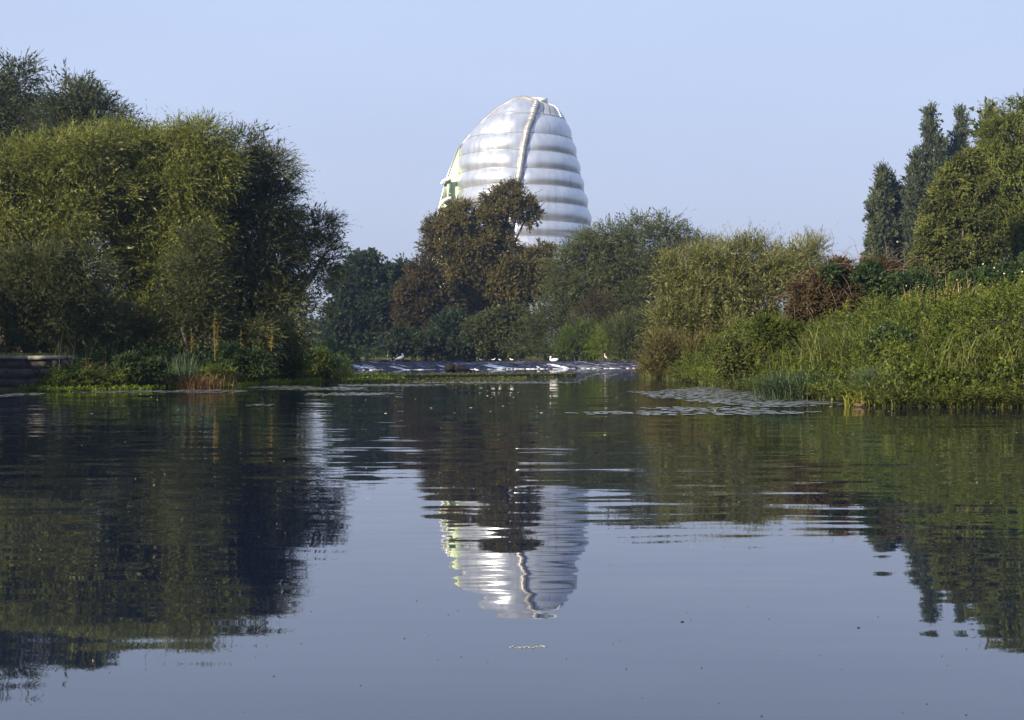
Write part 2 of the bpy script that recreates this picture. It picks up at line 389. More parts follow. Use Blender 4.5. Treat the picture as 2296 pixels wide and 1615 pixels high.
# ------------------------------------------------------------------ foliage
def spray_leaves(B, T, Ln, k, ll, lw, rng, droop=.2, spread=.7, tint=.5, tj=.085, fold=.15, face=None, tri=False):
    """B base, T direction, Ln twig length per spray -> leaf quads"""
    n = len(B)
    t = (np.arange(k)+.7)/k; t = np.clip(t[None]+rng.normal(0, .25/k, (n, k)), .05, 1.05)
    Ln = np.broadcast_to(Ln, (n,))
    pos = B[:, None]+T[:, None]*(t*Ln[:, None])[..., None]
    pos[..., 2] -= droop*Ln[:, None]*t*t
    Tl = np.repeat(T[:, None], k, 1).copy(); Tl[..., 2] -= 2*droop*t; Tl = nrm(Tl)
    R = nrm(rng.normal(0, 1, (n, k, 3))); Sd = nrm(np.cross(Tl, R))
    a = spread*(1-.5*t)+rng.normal(0, .2, (n, k))
    D = nrm(Tl*np.cos(a)[..., None]+Sd*np.sin(a)[..., None])
    R2 = rng.normal(0, 1, (n, k, 3)); R2 = nrm(R2 if face is None else .5*R2+1.5*np.broadcast_to(face, (n, 3))[:, None]); Wd = nrm(np.cross(D, R2)); Nn = np.cross(Wd, D)
    l = (ll*rng.uniform(.65, 1.25, (n, k)))[..., None]; w = (lw*rng.uniform(.7, 1.2, (n, k)))[..., None]
    m = n*k; tn = np.clip(np.broadcast_to(np.asarray(tint), (n,))[:, None]+rng.normal(0, tj, (n, k)), 0, 1)
    if tri:
        bs = pos+D*l*.12
        return np.stack([bs-Wd*w*.5, bs+Wd*w*.5, pos+D*l], 2).reshape(-1, 3), (np.arange(m)*3)[:, None]+np.arange(3), np.repeat(tn.ravel(), 3)
    mid = pos+D*l*.45
    V = np.stack([pos, mid+Wd*w*.5+Nn*l*fold*.3, pos+D*l, mid-Wd*w*.5+Nn*l*fold*.3], 2).reshape(-1, 3)
    F = (np.arange(m)*4)[:, None]+np.arange(4)
    return V, F, np.repeat(tn.ravel(), 4)

def sphere_dirs(n, rng):
    return nrm(rng.normal(0, 1, (n, 3)))

STYLE = dict(
    willow=dict(k=11, leaf=(.185, .040), twig=1.0, droop=.30, spread=.55, up=.55, out=.7, rnd=.45, sub=.34),
    broad=dict(k=8, leaf=(.30, .20), twig=.9, droop=.10, spread=1.0, up=.35, out=.8, rnd=.6, sub=.30),
    osier=dict(k=12, leaf=(.20, .040), twig=1.1, droop=.12, spread=.5, up=1.1, out=.55, rnd=.35, sub=.34),
    poplar=dict(k=9, leaf=(.34, .24), twig=1.3, droop=-.05, spread=.8, up=1.5, out=.45, rnd=.35, sub=.30),
    weeping=dict(k=12, leaf=(.30, .075), twig=1.4, droop=.55, spread=.5, up=.25, out=.7, rnd=.4, sub=.32),
)

def lobes3(lobes, Y):
    out = []
    for l in lobes:
        u, v, ru, rv = l[:4]; dy = l[4] if len(l) > 4 else 0.0
        d = Y+dy; c = W(u, v, d); rx, rz = ru*d/FD, rv*d/FD
        ry = l[5] if len(l) > 5 else .8*max(min(rx, rz*1.4), .45*max(rx, rz))
        out.append((c, np.array([rx, ry, rz])))
    return out

def crown_geo(L3, nleaf, style, rng, scale=1.0, zmin=None, fill=.14, shoots=.05, under=.45, subs=None):
    st = STYLE[style]; k = st['k']
    SC, SR, SO, SW = [], [], [], []
    for c, r in L3:
        rm = float(np.cbrt(r.prod())); sub = st['sub']
        n = max(9, int(4.2/sub**2*.66*(.75+.25*(r.max()/rm))))
        d = sphere_dirs(n, rng)
        keep = (d[:, 2] > -.35) | (rng.random(n) < under); d = d[keep]
        f = .87*rng.uniform(.48, 1.0, len(d))**.7
        SC.append(c+d*r*f[:, None]); SR.append(rm*sub*rng.uniform(.65, 1.35, len(d)))
        SO.append(nrm(d/r)); SW.append(SR[-1]**2*np.where(d[:, 1] > .4, .4, 1.0))
    SC = np.vstack(SC); SR = np.concatenate(SR); SO = np.vstack(SO); SW = np.concatenate(SW)
    ST = np.clip(.5+rng.normal(0, .13, len(SC)), .15, .85)
    nsp = max(20, int(nleaf*(1-fill)/k))
    idx = rng.choice(len(SC), nsp, p=SW/SW.sum())
    b = sphere_dirs(nsp, rng); rad = rng.random(nsp)**.45
    B = SC[idx]+b*(SR[idx]*rad)[:, None]*np.array([1, 1, .8])
    T = nrm(st['out']*SO[idx]+.6*b+np.array([0, 0, st['up']])+st['rnd']*rng.normal(0, 1, (nsp, 3)))
    Ln = st['twig']*scale*rng.uniform(.55, 1.3, nsp)
    lg = rng.random(nsp) < shoots; Ln[lg] *= 1.9
    V1, F1, t1 = spray_leaves(B, T, Ln, k, st['leaf'][0]*scale, st['leaf'][1]*scale, rng, st['droop'], st['spread'], ST[idx], face=nrm(.7*SO[idx]+.8*b+np.array([0, 0, .35])), tri=True)
    # inner foliage
    ni = max(8, int(nleaf*fill/k)); vol = np.array([r.prod() for c, r in L3]); li = rng.choice(len(L3), ni, p=vol/vol.sum())
    cc = np.array([c for c, r in L3]); rr_ = np.array([r for c, r in L3])
    d = sphere_dirs(ni, rng)*(rng.random(ni)**.5*.75)[:, None]
    B2 = cc[li]+d*rr_[li]
    V2, F2, t2 = spray_leaves(B2, nrm(d+.6*rng.normal(0, 1, (ni, 3))), st['twig']*scale*1.3, k, st['leaf'][0]*scale*1.7, st['leaf'][1]*scale*2.6, rng, .1, 1.0, .4, tri=True)
    V = np.vstack([V1, V2]); F = np.vstack([F1, F2+len(V1)]); t = np.concatenate([t1, t2])
    if zmin is not None:
        ok = V[F].min(axis=1)[:, 2] > zmin
        F = F[ok]; used = np.zeros(len(V), bool); used[F.ravel()] = True
        mp_ = np.cumsum(used)-1; V = V[used]; t = t[used]; F = mp_[F]
    return V, F, t, SC

def trunk_geo(base, L3, SC, r0, rng, stems=1, twigs=60):
    g = Geo(); base = np.array(base, float)
    top = np.mean([c for c, r in L3], axis=0)
    for s in range(stems):
        off = rng.normal(0, r0*2.2, 3)*(stems > 1); off[2] = 0
        b0 = base+off-np.array([0, 0, .4]); fork = base+(top-base)*.38+rng.normal(0, .25, 3)+off*1.6
        mid = (b0+fork)/2+rng.normal(0, r0*.5, 3)
        add_sweep(g, [b0, b0+np.array([0, 0, .5]), mid, fork], np.array([1.5, 1.1, .9, .72])*r0, n=8)
        for q_, (c, r) in enumerate(L3):
            if stems > 1 and q_ % stems != s: continue
            e = c+rng.normal(0, .15, 3)*r; m1 = fork*.55+e*.45+rng.normal(0, .35, 3)+np.array([0, 0, .3])
            add_sweep(g, [fork-(fork-mid)*.05, m1, e], np.array([.6, .38, .18])*r0, n=6)
            near = SC[np.argsort(((SC-e)**2).sum(1))[:max(6, twigs//len(L3))]]
            for t_ in near[rng.permutation(len(near))[:max(4, twigs//len(L3))]]:
                m2 = (e+t_)/2+rng.normal(0, .2, 3)
                add_sweep(g, [e, m2, t_], np.array([.17, .09, .03])*r0, n=4, caps=False)
    return g

NTRI = [0]
def tree(name, label, cat, lobes, Y, mat, nleaf, style='willow', seed=1, base_u=None, r0=.22, stems=1, scale=1.0, group=None, zmin=None,
         fill=.16, shoots=.03, twigs=60, under=.45, bark='bark', loc=None, L3=None):
    rng = np.random.default_rng(seed)
    L3 = lobes3(lobes, Y) if L3 is None else L3
    cx = np.mean([c[0] for c, r in L3]) if base_u is None else (base_u-CU)/FD*Y
    bx, by = (cx, np.mean([c[1] for c, r in L3])) if loc is None else loc
    bz = float(ground_z([bx], [by])[0])
    bz = max(bz, .0)
    e = thing(name, label, cat, (bx, by, bz), group)
    V, F, t, SC = crown_geo(L3, nleaf, style, rng, scale, (bz-.1 if zmin is None else zmin), fill, shoots, under)
    NTRI[0] += len(F)
    cr = mesh('crown' if cat == 'tree' else 'foliage', V, F, M[mat], e, attrs={'tint': t})
    trunk_geo((bx, by, bz), L3, SC, r0, rng, stems, twigs).build('trunk' if cat == 'tree' else 'stem', M[bark], e, smooth=True)
    return e

# ---- left bank willows
tree('willow_tree', 'tallest dark willow behind the left bank, cut by the picture edge', 'tree',
     [(28, 208, 62, 80), (-40, 265, 95, 115), (40, 295, 66, 70), (20, 390, 110, 90)], 116, 'willow_far', 42000, 'willow', 11, fill=.30, shoots=.015, r0=.5, scale=1.7)
tree('willow_tree', 'round topped dark willow rising just beside the tallest one', 'tree',
     [(158, 232, 50, 56), (200, 258, 52, 56), (125, 290, 46, 60), (170, 340, 95, 85)], 112, 'willow_far', 32000, 'willow', 12, fill=.30, shoots=.015, r0=.4, scale=1.65)
tree('willow_tree', 'small feathery treetop peeping over the big bank willow', 'tree',
     [(262, 262, 19, 26), (285, 290, 28, 30), (262, 330, 50, 60)], 106, 'willow_far', 7000, 'willow', 13, r0=.25, scale=1.3)
tree('willow_tree', 'broad sunlit olive willow filling the left edge above the bank', 'tree',
     [(45, 385, 95, 75), (-60, 420, 120, 100), (130, 360, 90, 72), (195, 345, 70, 62), (10, 480, 110, 90), (130, 470, 110, 90), (215, 440, 80, 85), (60, 570, 130, 90), (190, 560, 90, 90), (110, 680, 130, 80), (-90, 600, 120, 150)],
     76, 'willow', 200000, 'willow', 21, r0=.38, stems=3, base_u=90)
tree('willow_tree', 'big sunlit willow with rounded top in the middle of the left bank', 'tree',
     [(290, 345, 85, 66), (375, 340, 80, 64), (440, 325, 60, 52), (330, 430, 100, 80), (420, 420, 90, 80), (330, 520, 90, 80), (260, 480, 70, 80), (430, 520, 90, 85), (350, 620, 110, 80), (480, 380, 60, 60), (340, 720, 120, 60)],
     78, 'willow', 190000, 'willow', 22, r0=.40, stems=2, base_u=360)
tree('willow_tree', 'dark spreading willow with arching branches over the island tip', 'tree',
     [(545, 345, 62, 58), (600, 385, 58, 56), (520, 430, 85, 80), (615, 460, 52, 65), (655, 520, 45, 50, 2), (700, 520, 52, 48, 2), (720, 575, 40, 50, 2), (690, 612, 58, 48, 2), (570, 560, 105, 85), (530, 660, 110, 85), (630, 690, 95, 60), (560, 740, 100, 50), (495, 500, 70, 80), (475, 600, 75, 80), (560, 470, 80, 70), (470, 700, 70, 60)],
     81, 'willow_shade', 170000, 'willow', 23, r0=.40, stems=2, base_u=540, zmin=2.3, shoots=.07, twigs=150, fill=.16)
tree('willow_shrub', 'soft grey green willow shrub above the stone wall', 'shrub',
     [(110, 610, 90, 62), (190, 620, 62, 65), (20, 640, 90, 85), (120, 690, 110, 70), (200, 710, 60, 70), (30, 740, 110, 60), (130, 765, 90, 40)],
     69, 'willow_grey', 75000, 'willow', 24, r0=.14, stems=4, base_u=90, scale=.92)
tree('willow_sapling', 'slender pale willow sapling standing before the dark willow', 'tree',
     [(445, 548, 32, 40), (435, 610, 52, 55), (460, 660, 50, 60), (410, 690, 50, 60), (455, 730, 50, 50)], 71, 'willow_grey', 30000, 'willow', 25, r0=.09, stems=2, base_u=440, scale=.85, shoots=.1)
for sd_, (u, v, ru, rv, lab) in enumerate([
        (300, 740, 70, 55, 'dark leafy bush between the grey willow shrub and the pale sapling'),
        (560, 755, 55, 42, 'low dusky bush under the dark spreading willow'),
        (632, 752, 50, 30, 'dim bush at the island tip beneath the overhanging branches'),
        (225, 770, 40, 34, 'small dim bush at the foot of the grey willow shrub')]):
    tree('bank_bush', lab, 'bush', [(u-ru*.4, v, ru*.7, rv), (u+ru*.4, v+6, ru*.65, rv*.85), (u, v+20, ru, rv*.6)], 72+2*(sd_ == 2), 'willow_shade', 13000, 'willow', 40+sd_, r0=.07, stems=3, scale=.85, group='bushes under the left bank willows')
# trees further along the left bank, beyond the frame: they shade the island
for sd_, (x, y, h, r) in enumerate([(-38, 51, 14, 7.0), (-48, 32, 16, 8)]):
    L3 = [(np.array([x, y, h*.62]), np.array([r, r, h*.34])), (np.array([x+2.5, y-2, h*.45]), np.array([r*.8, r*.8, h*.3])), (np.array([x-3, y+2, h*.4]), np.array([r*.8, r*.8, h*.32]))]
    tree('willow_tree', ['bank tree beyond the stone wall outside the picture', 'bank tree close to the viewpoint outside the picture'][sd_], 'tree', None, y, 'willow', 14000, 'broad', 60+sd_, L3=L3, loc=(x, y), r0=.35, scale=1.7)

# ---- trees on the far bank
tree('sycamore_tree', 'dark blue green round tree beyond the weir beside the gap', 'tree',
     [(820, 598, 40, 38), (800, 640, 62, 48), (850, 640, 52, 50), (785, 700, 60, 60), (850, 700, 70, 60), (770, 750, 60, 40), (875, 740, 50, 50)], 214, 'sycamore', 56000, 'broad', 71, r0=.42, base_u=836, scale=1.4, under=.25)
tree('sycamore_tree', 'smaller dark treetop squeezed between the round tree and the russet oak', 'tree',
     [(908, 612, 26, 26), (895, 650, 40, 45), (900, 710, 45, 60)], 219, 'sycamore', 20000, 'broad', 72, r0=.35, scale=1.4)
tree('oak_tree', 'tall browning oak standing in front of the silver tower', 'tree',
     [(1145, 452, 52, 40), (1185, 478, 32, 34), (1105, 455, 30, 30), (1095, 505, 52, 46), (1030, 500, 52, 50), (1000, 545, 58, 52), (975, 520, 30, 40), (1090, 560, 70, 48), (1050, 610, 70, 55), (1130, 620, 62, 58), (1195, 600, 50, 46), (1215, 570, 28, 26), (1100, 670, 90, 55), (1180, 660, 60, 50), (1040, 690, 70, 60)],
     206, 'oak', 170000, 'broad', 73, r0=.62, base_u=1085, scale=1.0, fill=.06, twigs=120, under=.4)
tree('oak_tree', 'russet oak in front of the tall browning one, reaching the water', 'tree',
     [(950, 625, 42, 46), (925, 670, 40, 55), (980, 690, 55, 60), (930, 730, 50, 50), (990, 760, 55, 42)], 198, 'russet', 52000, 'broad', 74, r0=.4, scale=1.05)
tree('bank_bush', 'dark rounded bush low on the far bank under the russet oak', 'bush',
     [(1010, 740, 50, 45), (1040, 765, 50, 34), (890, 768, 40, 30), (950, 775, 45, 28)], 193, 'sycamore', 22000, 'broad', 75, r0=.12, stems=3, scale=1.0)
tree('bank_bush', 'dull olive bush in front of the tall browning oak', 'bush',
     [(1135, 725, 62, 45), (1085, 745, 50, 42), (1180, 745, 48, 48), (1110, 775, 70, 28)], 186, 'lowbush', 42000, 'broad', 76, r0=.14, stems=3, scale=.9)
tree('willow_tree', 'wide grey green willow beside the silver tower', 'tree',
     [(1490, 525, 48, 38), (1430, 525, 52, 38), (1375, 540, 50, 40), (1320, 565, 60, 45), (1270, 600, 48, 52), (1540, 550, 45, 34), (1590, 570, 36, 30), (1400, 600, 95, 55), (1500, 600, 80, 50), (1330, 650, 90, 60), (1440, 670, 95, 60), (1540, 650, 70, 60), (1255, 680, 45, 60), (1400, 725, 100, 48)],
     182, 'bankwillow', 150000, 'willow', 77, r0=.5, stems=2, base_u=1400, scale=1.65, fill=.30)
tree('bank_bush', 'dim green bush between the olive bush and the wide willow', 'bush',
     [(1215, 735, 40, 48), (1245, 760, 40, 36), (1180, 775, 48, 26), (1255, 705, 46, 42), (1285, 735, 44, 42)], 180, 'lowbush', 24000, 'willow', 78, r0=.1, stems=3, scale=1.3)
tree('autumn_bush', 'reddish brown bush at the foot of the wide willow', 'bush',
     [(1345, 690, 40, 38), (1320, 715, 36, 34), (1370, 720, 38, 34)], 172, 'russet', 11000, 'willow', 79, r0=.1, stems=3, scale=1.3)
tree('osier_bush', 'bright green osier beside the swimming swan', 'bush',
     [(1290, 768, 38, 30), (1270, 785, 30, 20), (1325, 760, 30, 32)], 163, 'brightbush', 13000, 'osier', 80, r0=.06, stems=4, scale=1.25)
tree('osier_bush', 'yellow green osier behind the heron', 'bush',
     [(1350, 765, 24, 34), (1345, 785, 30, 18)], 161, 'cress', 7000, 'osier', 81, r0=.06, stems=4, scale=1.1)
tree('osier_bush', 'larger mid green osier between the heron and the golden willow', 'bush',
     [(1395, 755, 40, 40), (1435, 750, 36, 50), (1415, 785, 50, 24)], 158, 'lowbush', 16000, 'osier', 82, r0=.06, stems=4, scale=1.25)

# ---- right bank
tree('willow_shrub', 'large golden willow bush overhanging the water at the bank tip', 'bush',
     [(1500, 618, 36, 34), (1550, 605, 42, 38), (1610, 595, 48, 40), (1670, 588, 48, 42), (1725, 600, 48, 46), (1530, 665, 62, 48), (1620, 660, 75, 60), (1710, 670, 65, 60), (1500, 720, 42, 48), (1570, 730, 72, 55), (1660, 740, 80, 55), (1690, 560, 20, 24)],
     91, 'golden', 110000, 'osier', 91, r0=.12, stems=5, base_u=1610, scale=1.0, bark='twig', shoots=.08)
tree('bank_bush', 'bronze tinted low bush trailing in the water below the golden willow', 'bush',
     [(1490, 800, 46, 40), (1550, 800, 58, 42), (1600, 815, 52, 36), (1465, 830, 32, 20)], 88, 'goldenlow', 26000, 'osier', 92, r0=.06, stems=4, bark='twig', scale=.9)
tree('willow_shrub', 'pale willow with plume like shoots behind the bramble', 'bush',
     [(1795, 582, 38, 32), (1825, 560, 20, 20), (1770, 630, 45, 50), (1830, 640, 45, 45)], 102, 'golden', 24000, 'osier', 93, r0=.1, stems=4, bark='twig', scale=1.1)
pop = dict(style='poplar', group='lombardy poplars beyond the right bank', fill=.10, shoots=.02, under=.8, twigs=40)
def spire(u, vt, vb, w, dy=0.0):
    n = max(4, int((vb-vt)/36)); out = []
    for k_ in range(n):
        f = (k_+.5)/n; out.append((u+np.sin(k_*2.1+u)*w*.16, vt+16+(vb-vt-16)*f, w*(.16+.95*min(1, f*1.7)**.8)*(1-.25*max(0, f-.7)), (vb-vt)/n*.86, dy))
    return out
tree('poplar_tree', 'shortest and leftmost poplar with three ragged tips', 'tree', spire(1974, 376, 600, 27)+spire(1998, 396, 600, 20, 2)+spire(2020, 416, 600, 14, 3), 190, 'poplar', 57600, seed=101, r0=.4, scale=.78, **pop)
tree('poplar_tree', 'tallest poplar with a lower shoulder spire on its outer side', 'tree', spire(2090, 238, 590, 30)+spire(2050, 334, 600, 22, -1), 190, 'poplar', 67200, seed=102, r0=.5, scale=.78, **pop)
tree('poplar_tree', 'poplar with a domed tip standing nearest the yellow tree', 'tree', spire(2150, 243, 560, 27)+spire(2122, 312, 560, 18, 2), 194, 'poplar', 51200, seed=103, r0=.45, scale=.78, **pop)
tree('poplar_tree', 'slim pointed poplar tip half hidden behind the yellow tree', 'tree', spire(2222, 250, 520, 22), 150, 'olivetree', 16000, seed=104, r0=.35, scale=1.1, **pop)
tree('aspen_tree', 'large yellow green tree filling the right picture edge', 'tree',
     [(2290, 265, 42, 45), (2262, 310, 52, 50), (2310, 340, 60, 60), (2235, 375, 50, 55), (2285, 420, 75, 62), (2225, 450, 55, 55), (2290, 510, 80, 60), (2220, 530, 55, 55), (2370, 420, 70, 120), (2290, 590, 80, 45)],
     104, 'yellowtree', 120000, 'weeping', 111, r0=.4, base_u=2290, scale=.8, fill=.09)
tree('aspen_tree', 'smaller olive yellow tree leaning out in front of the poplars', 'tree',
     [(2172, 368, 34, 36), (2140, 408, 38, 40), (2190, 425, 50, 48), (2108, 462, 40, 44), (2165, 490, 62, 52), (2092, 530, 40, 46), (2072, 585, 40, 40), (2140, 575, 62, 46), (2205, 560, 50, 60), (2110, 625, 60, 34), (2200, 620, 60, 40)],
     96, 'olivetree', 120000, 'broad', 112, r0=.2, base_u=2165, scale=.45, fill=.09)

def stems_tangle(g, L3, n, rng, r=.012, L=(1.2, 3.0)):
    for _ in range(n):
        c, rr_ = L3[rng.integers(len(L3))]; d = sphere_dirs(1, rng)[0]; d[1] = -abs(d[1])*.7
        s = c+d*rr_*rng.uniform(.75, 1.0); t = nrm(np.cross(d, rng.normal(0, 1, 3))+.5*d+np.array([0, 0, .35])); l = rng.uniform(*L)
        p_ = np.array([s+t*l*f+np.array([0, 0, -.35*l*f*f])+rng.normal(0, .05, 3) for f in (0, .33, .66, 1)])
        add_sweep(g, p_, np.array([1, .9, .7, .4])*r, n=4, caps=False)

br_l = [(1880, 625, 62, 40), (1960, 607, 40, 26), (1820, 665, 52, 40), (1900, 670, 95, 46), (1985, 635, 60, 40), (2040, 650, 60, 34), (1800, 700, 40, 30)]
e = tree('bramble_thicket', 'tangled bramble mound with withered red brown leaves', 'bush', br_l, 66, 'bramble_brown', 60000, 'broad', 121, r0=.04, stems=4, scale=.33, bark='red_twig')
g = Geo(); rng = np.random.default_rng(9); stems_tangle(g, lobes3(br_l, 66), 230, rng, .011)
tag(g.build('cane', M['red_twig'], e), kind='stuff')
V, F, t, _ = crown_geo(lobes3([(1950, 618, 28, 28, -1.8), (2000, 655, 46, 32, -1.5), (1860, 612, 18, 14, -1.2), (2060, 645, 46, 28, -1.5)], 66), 24000, 'broad', rng, .36)
mesh('green_foliage', V, F, M['bramble'], e, attrs={'tint': t})
dk = tree('bramble_thicket', 'dark green bramble bank under the small olive tree with white flowers', 'bush',
     [(2045, 648, 52, 30), (2105, 662, 48, 24), (2010, 668, 50, 26), (2165, 650, 50, 34), (2215, 632, 42, 34), (2265, 640, 52, 44), (2320, 615, 55, 50), (2235, 670, 60, 26)], 64, 'bramble', 60000, 'broad', 122, r0=.04, stems=4, scale=.36, bark='red_twig')
rng = np.random.default_rng(14)
for n_ in range(14):
    u, v = rng.uniform(2010, 2300), 0
    v = rng.uniform(590, 655) if n_ < 12 else rng.uniform(530, 610)
    p_ = W(u, v, 62.4+rng.uniform(0, .8)); a = np.arange(8)*math.pi/4; r = rng.uniform(.02, .038)
    tilt = nrm(np.array([rng.normal(-.3, .3), -1, rng.normal(.4, .3)])); x = nrm(np.cross(tilt, [0, 0, 1])); y = np.cross(x, tilt)
    V = np.vstack([[p_-tilt*.05], p_+(x*np.cos(a)[:, None]+y*np.sin(a)[:, None])*r]); F = np.stack([np.zeros(8, int), 1+np.arange(8), 1+(np.arange(8)+1) % 8], -1)
    mesh('flower', V, F, M['petal'], dk)

# ------------------------------------------------------------------ herbs and grasses on the banks
def land_points(n, x0, x1, y0, y1, s0, s1, rng, f=None):
    out = []
    tot = 0
    while tot < n:
        P = np.stack([rng.uniform(x0, x1, n*3), rng.uniform(y0, y1, n*3)], -1); sd = signed(P)
        ok = (sd > s0) & (sd < s1)
        if f is not None: ok &= rng.random(len(P)) < f(P[:, 0], P[:, 1], sd)
        P = P[ok]; sd = sd[ok]
        if not len(P): break
        out.append(np.column_stack([P, ground_z(P[:, 0], P[:, 1], sd)])); tot += len(P)
    return np.vstack(out)[:n]

def blades(P, h, w, rng, lean=.5, tint=.5, tj=.16, wind=(.15, -.1)):
    n = len(P); h = np.broadcast_to(h, (n,))*rng.uniform(.6, 1.3, n)
    az = rng.uniform(0, 2*np.pi, n); d = np.stack([np.cos(az)+wind[0], np.sin(az)+wind[1], np.zeros(n)], -1)
    sd = nrm(np.cross(d, [0, 0, 1])); ln = lean*rng.uniform(.3, 1.5, n)
    rows = []
    for f, wf in ((0, .8), (.4, 1), (.75, .7), (1.0, .08)):
        c = P+np.stack([np.zeros(n), np.zeros(n), h*(f-.35*ln*f*f*f)], -1)+d*(h*ln*f*f)[:, None]
        hw = sd*(w*wf*.5*rng.uniform(.9, 1.1, n))[:, None]
        rows += [c-hw, c+hw]
    V = np.stack(rows, 1).reshape(-1, 3); b = (np.arange(n)*8)[:, None]
    F = np.concatenate([b+np.array([0, 1, 3, 2]), b+np.array([2, 3, 5, 4]), b+np.array([4, 5, 7, 6])])
    tn = np.clip(tint+rng.normal(0, tj, n), 0, 1)
    return V, F, np.repeat(tn, 8)

def herbs(P, h, k, ll, lw, rng, tint=.5, lean=.25, droop=.05):
    n = len(P); T = nrm(np.stack([rng.normal(0, lean, n), rng.normal(-.08, lean, n), np.ones(n)], -1))
    return spray_leaves(P, T, np.broadcast_to(h, (n,))*rng.uniform(.6, 1.25, n), k, ll, lw, rng, droop, 1.15, np.clip(tint+.1*wob(P[:, 0]*2.1, P[:, 1]*1.7)+rng.normal(0, .08, n), .05, .95), .12)

def mounds(P, H, k, L, ll, lw, rng, tint=.5, tri=False):
    """bushy low cover: sprays spread through the top of a lumpy canopy of height H"""
    n = len(P); x, y = P[:, 0], P[:, 1]
    lump = .58+.46*np.sin(x*2.3+1.7*np.sin(y*1.9))*np.sin(y*2.1+1.3*np.sin(x*1.4))+.15*np.sin(x*6.1+y*4.7)
    top = H*np.clip(lump, .25, 1.2); u = rng.random(n)**.5
    B = P+np.stack([np.zeros(n), np.zeros(n), top*u*.9], -1)
    T = nrm(np.stack([rng.normal(-.1, .7, n), rng.normal(-.25, .7, n), .75+.4*rng.random(n)], -1))
    return spray_leaves(B, T, L*rng.uniform(.6, 1.4, n), k, ll, lw, rng, .25, 1.0, np.clip(tint+.14*(lump-.6)+rng.normal(0, .09, n), .05, .95), .13, face=nrm(np.array([-.35, -.5, .7])), tri=tri)
def lumpf(x, y): return .58+.46*np.sin(x*2.3+1.7*np.sin(y*1.9))*np.sin(y*2.1+1.3*np.sin(x*1.4))+.15*np.sin(x*6.1+y*4.7)
rng = np.random.default_rng(31)
def patch(x, y, s=0.0): return .5+.5*wob(x*1.5+s, y*1.1-s)
RB = (8, 36, 38, 100)
P = land_points(11500, *RB, .0, 11, rng, lambda x, y, s: (.25+.75*patch(x, y))*(.45+.55*(s < 7))*(.06+.94*(lumpf(x, y) > .45)))
def stuff(name, parts, mat):
    V = np.vstack([p_[0] for p_ in parts]); n0 = np.cumsum([0]+[len(p_[0]) for p_ in parts])[:-1]
    F = np.vstack([p_[1]+o_ for p_, o_ in zip(parts, n0)]); t = np.concatenate([p_[2] for p_ in parts])
    NTRI[0] += len(F)*(F.shape[1]-2)
    return tag(mesh(name, V, F, M[mat], attrs={'tint': t}), kind='stuff')
P3 = land_points(2600, 8, 32, 38, 84, -.45, .5, rng, lambda x, y, s: .25+.75*patch(x*2, y*2)); P3[:, 2] = np.maximum(P3[:, 2], .0)
stuff('nettles', [mounds(P, 1.5, 14, .42, .105, .058, rng, tri=True), mounds(P3, .75, 13, .40, .10, .055, rng, .5, True)], 'nettle')
P = land_points(4200, *RB, .0, 9, rng, lambda x, y, s: 1-patch(x, y))
stuff('undergrowth', [mounds(P, 1.3, 13, .40, .10, .052, rng, .45, True)], 'herb_dark')
P = land_points(26000, *RB, -.12, 10, rng, lambda x, y, s: (.15+.85*(1-patch(x, y, 2.0))+.5*(s < .8))*(.25+.75*(lumpf(x, y) > .40)))
P2 = land_points(5000, 8, 30, 38, 70, -.25, .9, rng)
stuff('bank_grass', [blades(P, .78, .026, rng, 1.25, .5, .22, wind=(-.35, -.3)), blades(P2, .62, .028, rng, 1.25, .6, .22, wind=(-.3, -.6))], 'grass')
P = land_points(160, 12, 24, 52, 64, 6, 12, rng, lambda x, y, s: (patch(x*2, y) > .55)*1.0)
stuff('seeding_grass', [blades(P, 1.5, .03, rng, .35, .5)], 'dry_grass')
# hedge line of low herbs right across the top of the bank
P = land_points(5200, 10, 60, 50, 112, 9, 34, rng)
stuff('meadow_herbs', [mounds(P, .9, 10, .5, .20, .12, rng, .45, True)], 'nettle')

# rounded clumps of weed that can be told apart on the two banks
def weed_mound(lab, u, v, ru, rv, Y, mat, n, seed, scale=.34, style='broad'):
    tree('weed_clump', lab, 'plant', [(u-ru*.4, v, ru*.7, rv), (u+ru*.4, v+rv*.12, ru*.65, rv*.9), (u, v+rv*.45, ru*.9, rv*.7)], Y, mat, n, style, seed, r0=.02, stems=3, scale=scale, twigs=12, shoots=.04)
weed_mound('olive green rounded weed mound sloping to the yellow flag leaves', 1665, 800, 72, 52, 60, 'olivetree', 16000, 401, .30)
weed_mound('fine leaved green mound above the olive one beside the golden willow', 1740, 745, 55, 34, 58, 'nettle', 11000, 402, .28)
weed_mound('dark nettle clump in the middle of the grassy slope', 2010, 770, 62, 42, 49, 'bramble', 13000, 403, .26)
weed_mound('tall nettle clump with deep shade under it near the picture edge', 2125, 790, 55, 48, 46, 'nettle', 13000, 404, .28)
weed_mound('lush green nettle clump low above the water', 2090, 860, 58, 36, 43.6, 'nettle', 12000, 405, .26)
weed_mound('dark leafy clump at the picture edge halfway up the bank', 2255, 770, 60, 46, 47, 'bramble', 13000, 406, .28)
weed_mound('olive weed clump on the upper slope below the dark green brambles', 2185, 715, 62, 30, 52, 'olivetree', 10000, 407, .26)
weed_mound('grey green clump at the water beside the silvery reed grass', 1960, 862, 50, 34, 45, 'reed', 9000, 408, .26, 'osier')
weed_mound('large dark green mound on the island behind the rusty grass', 545, 812, 66, 38, 69, 'herb_dark', 14000, 411, .34)
weed_mound('dark green mound nearest the weir on the island tip', 688, 816, 62, 38, 80, 'nettle', 15000, 412, .38)
weed_mound('dark green mound between the two other island mounds', 625, 814, 60, 38, 74, 'nettle', 13000, 413, .36)
weed_mound('shadowy clump in front of the blue green reeds', 315, 828, 46, 30, 61.6, 'herb_dark', 9000, 414, .34)
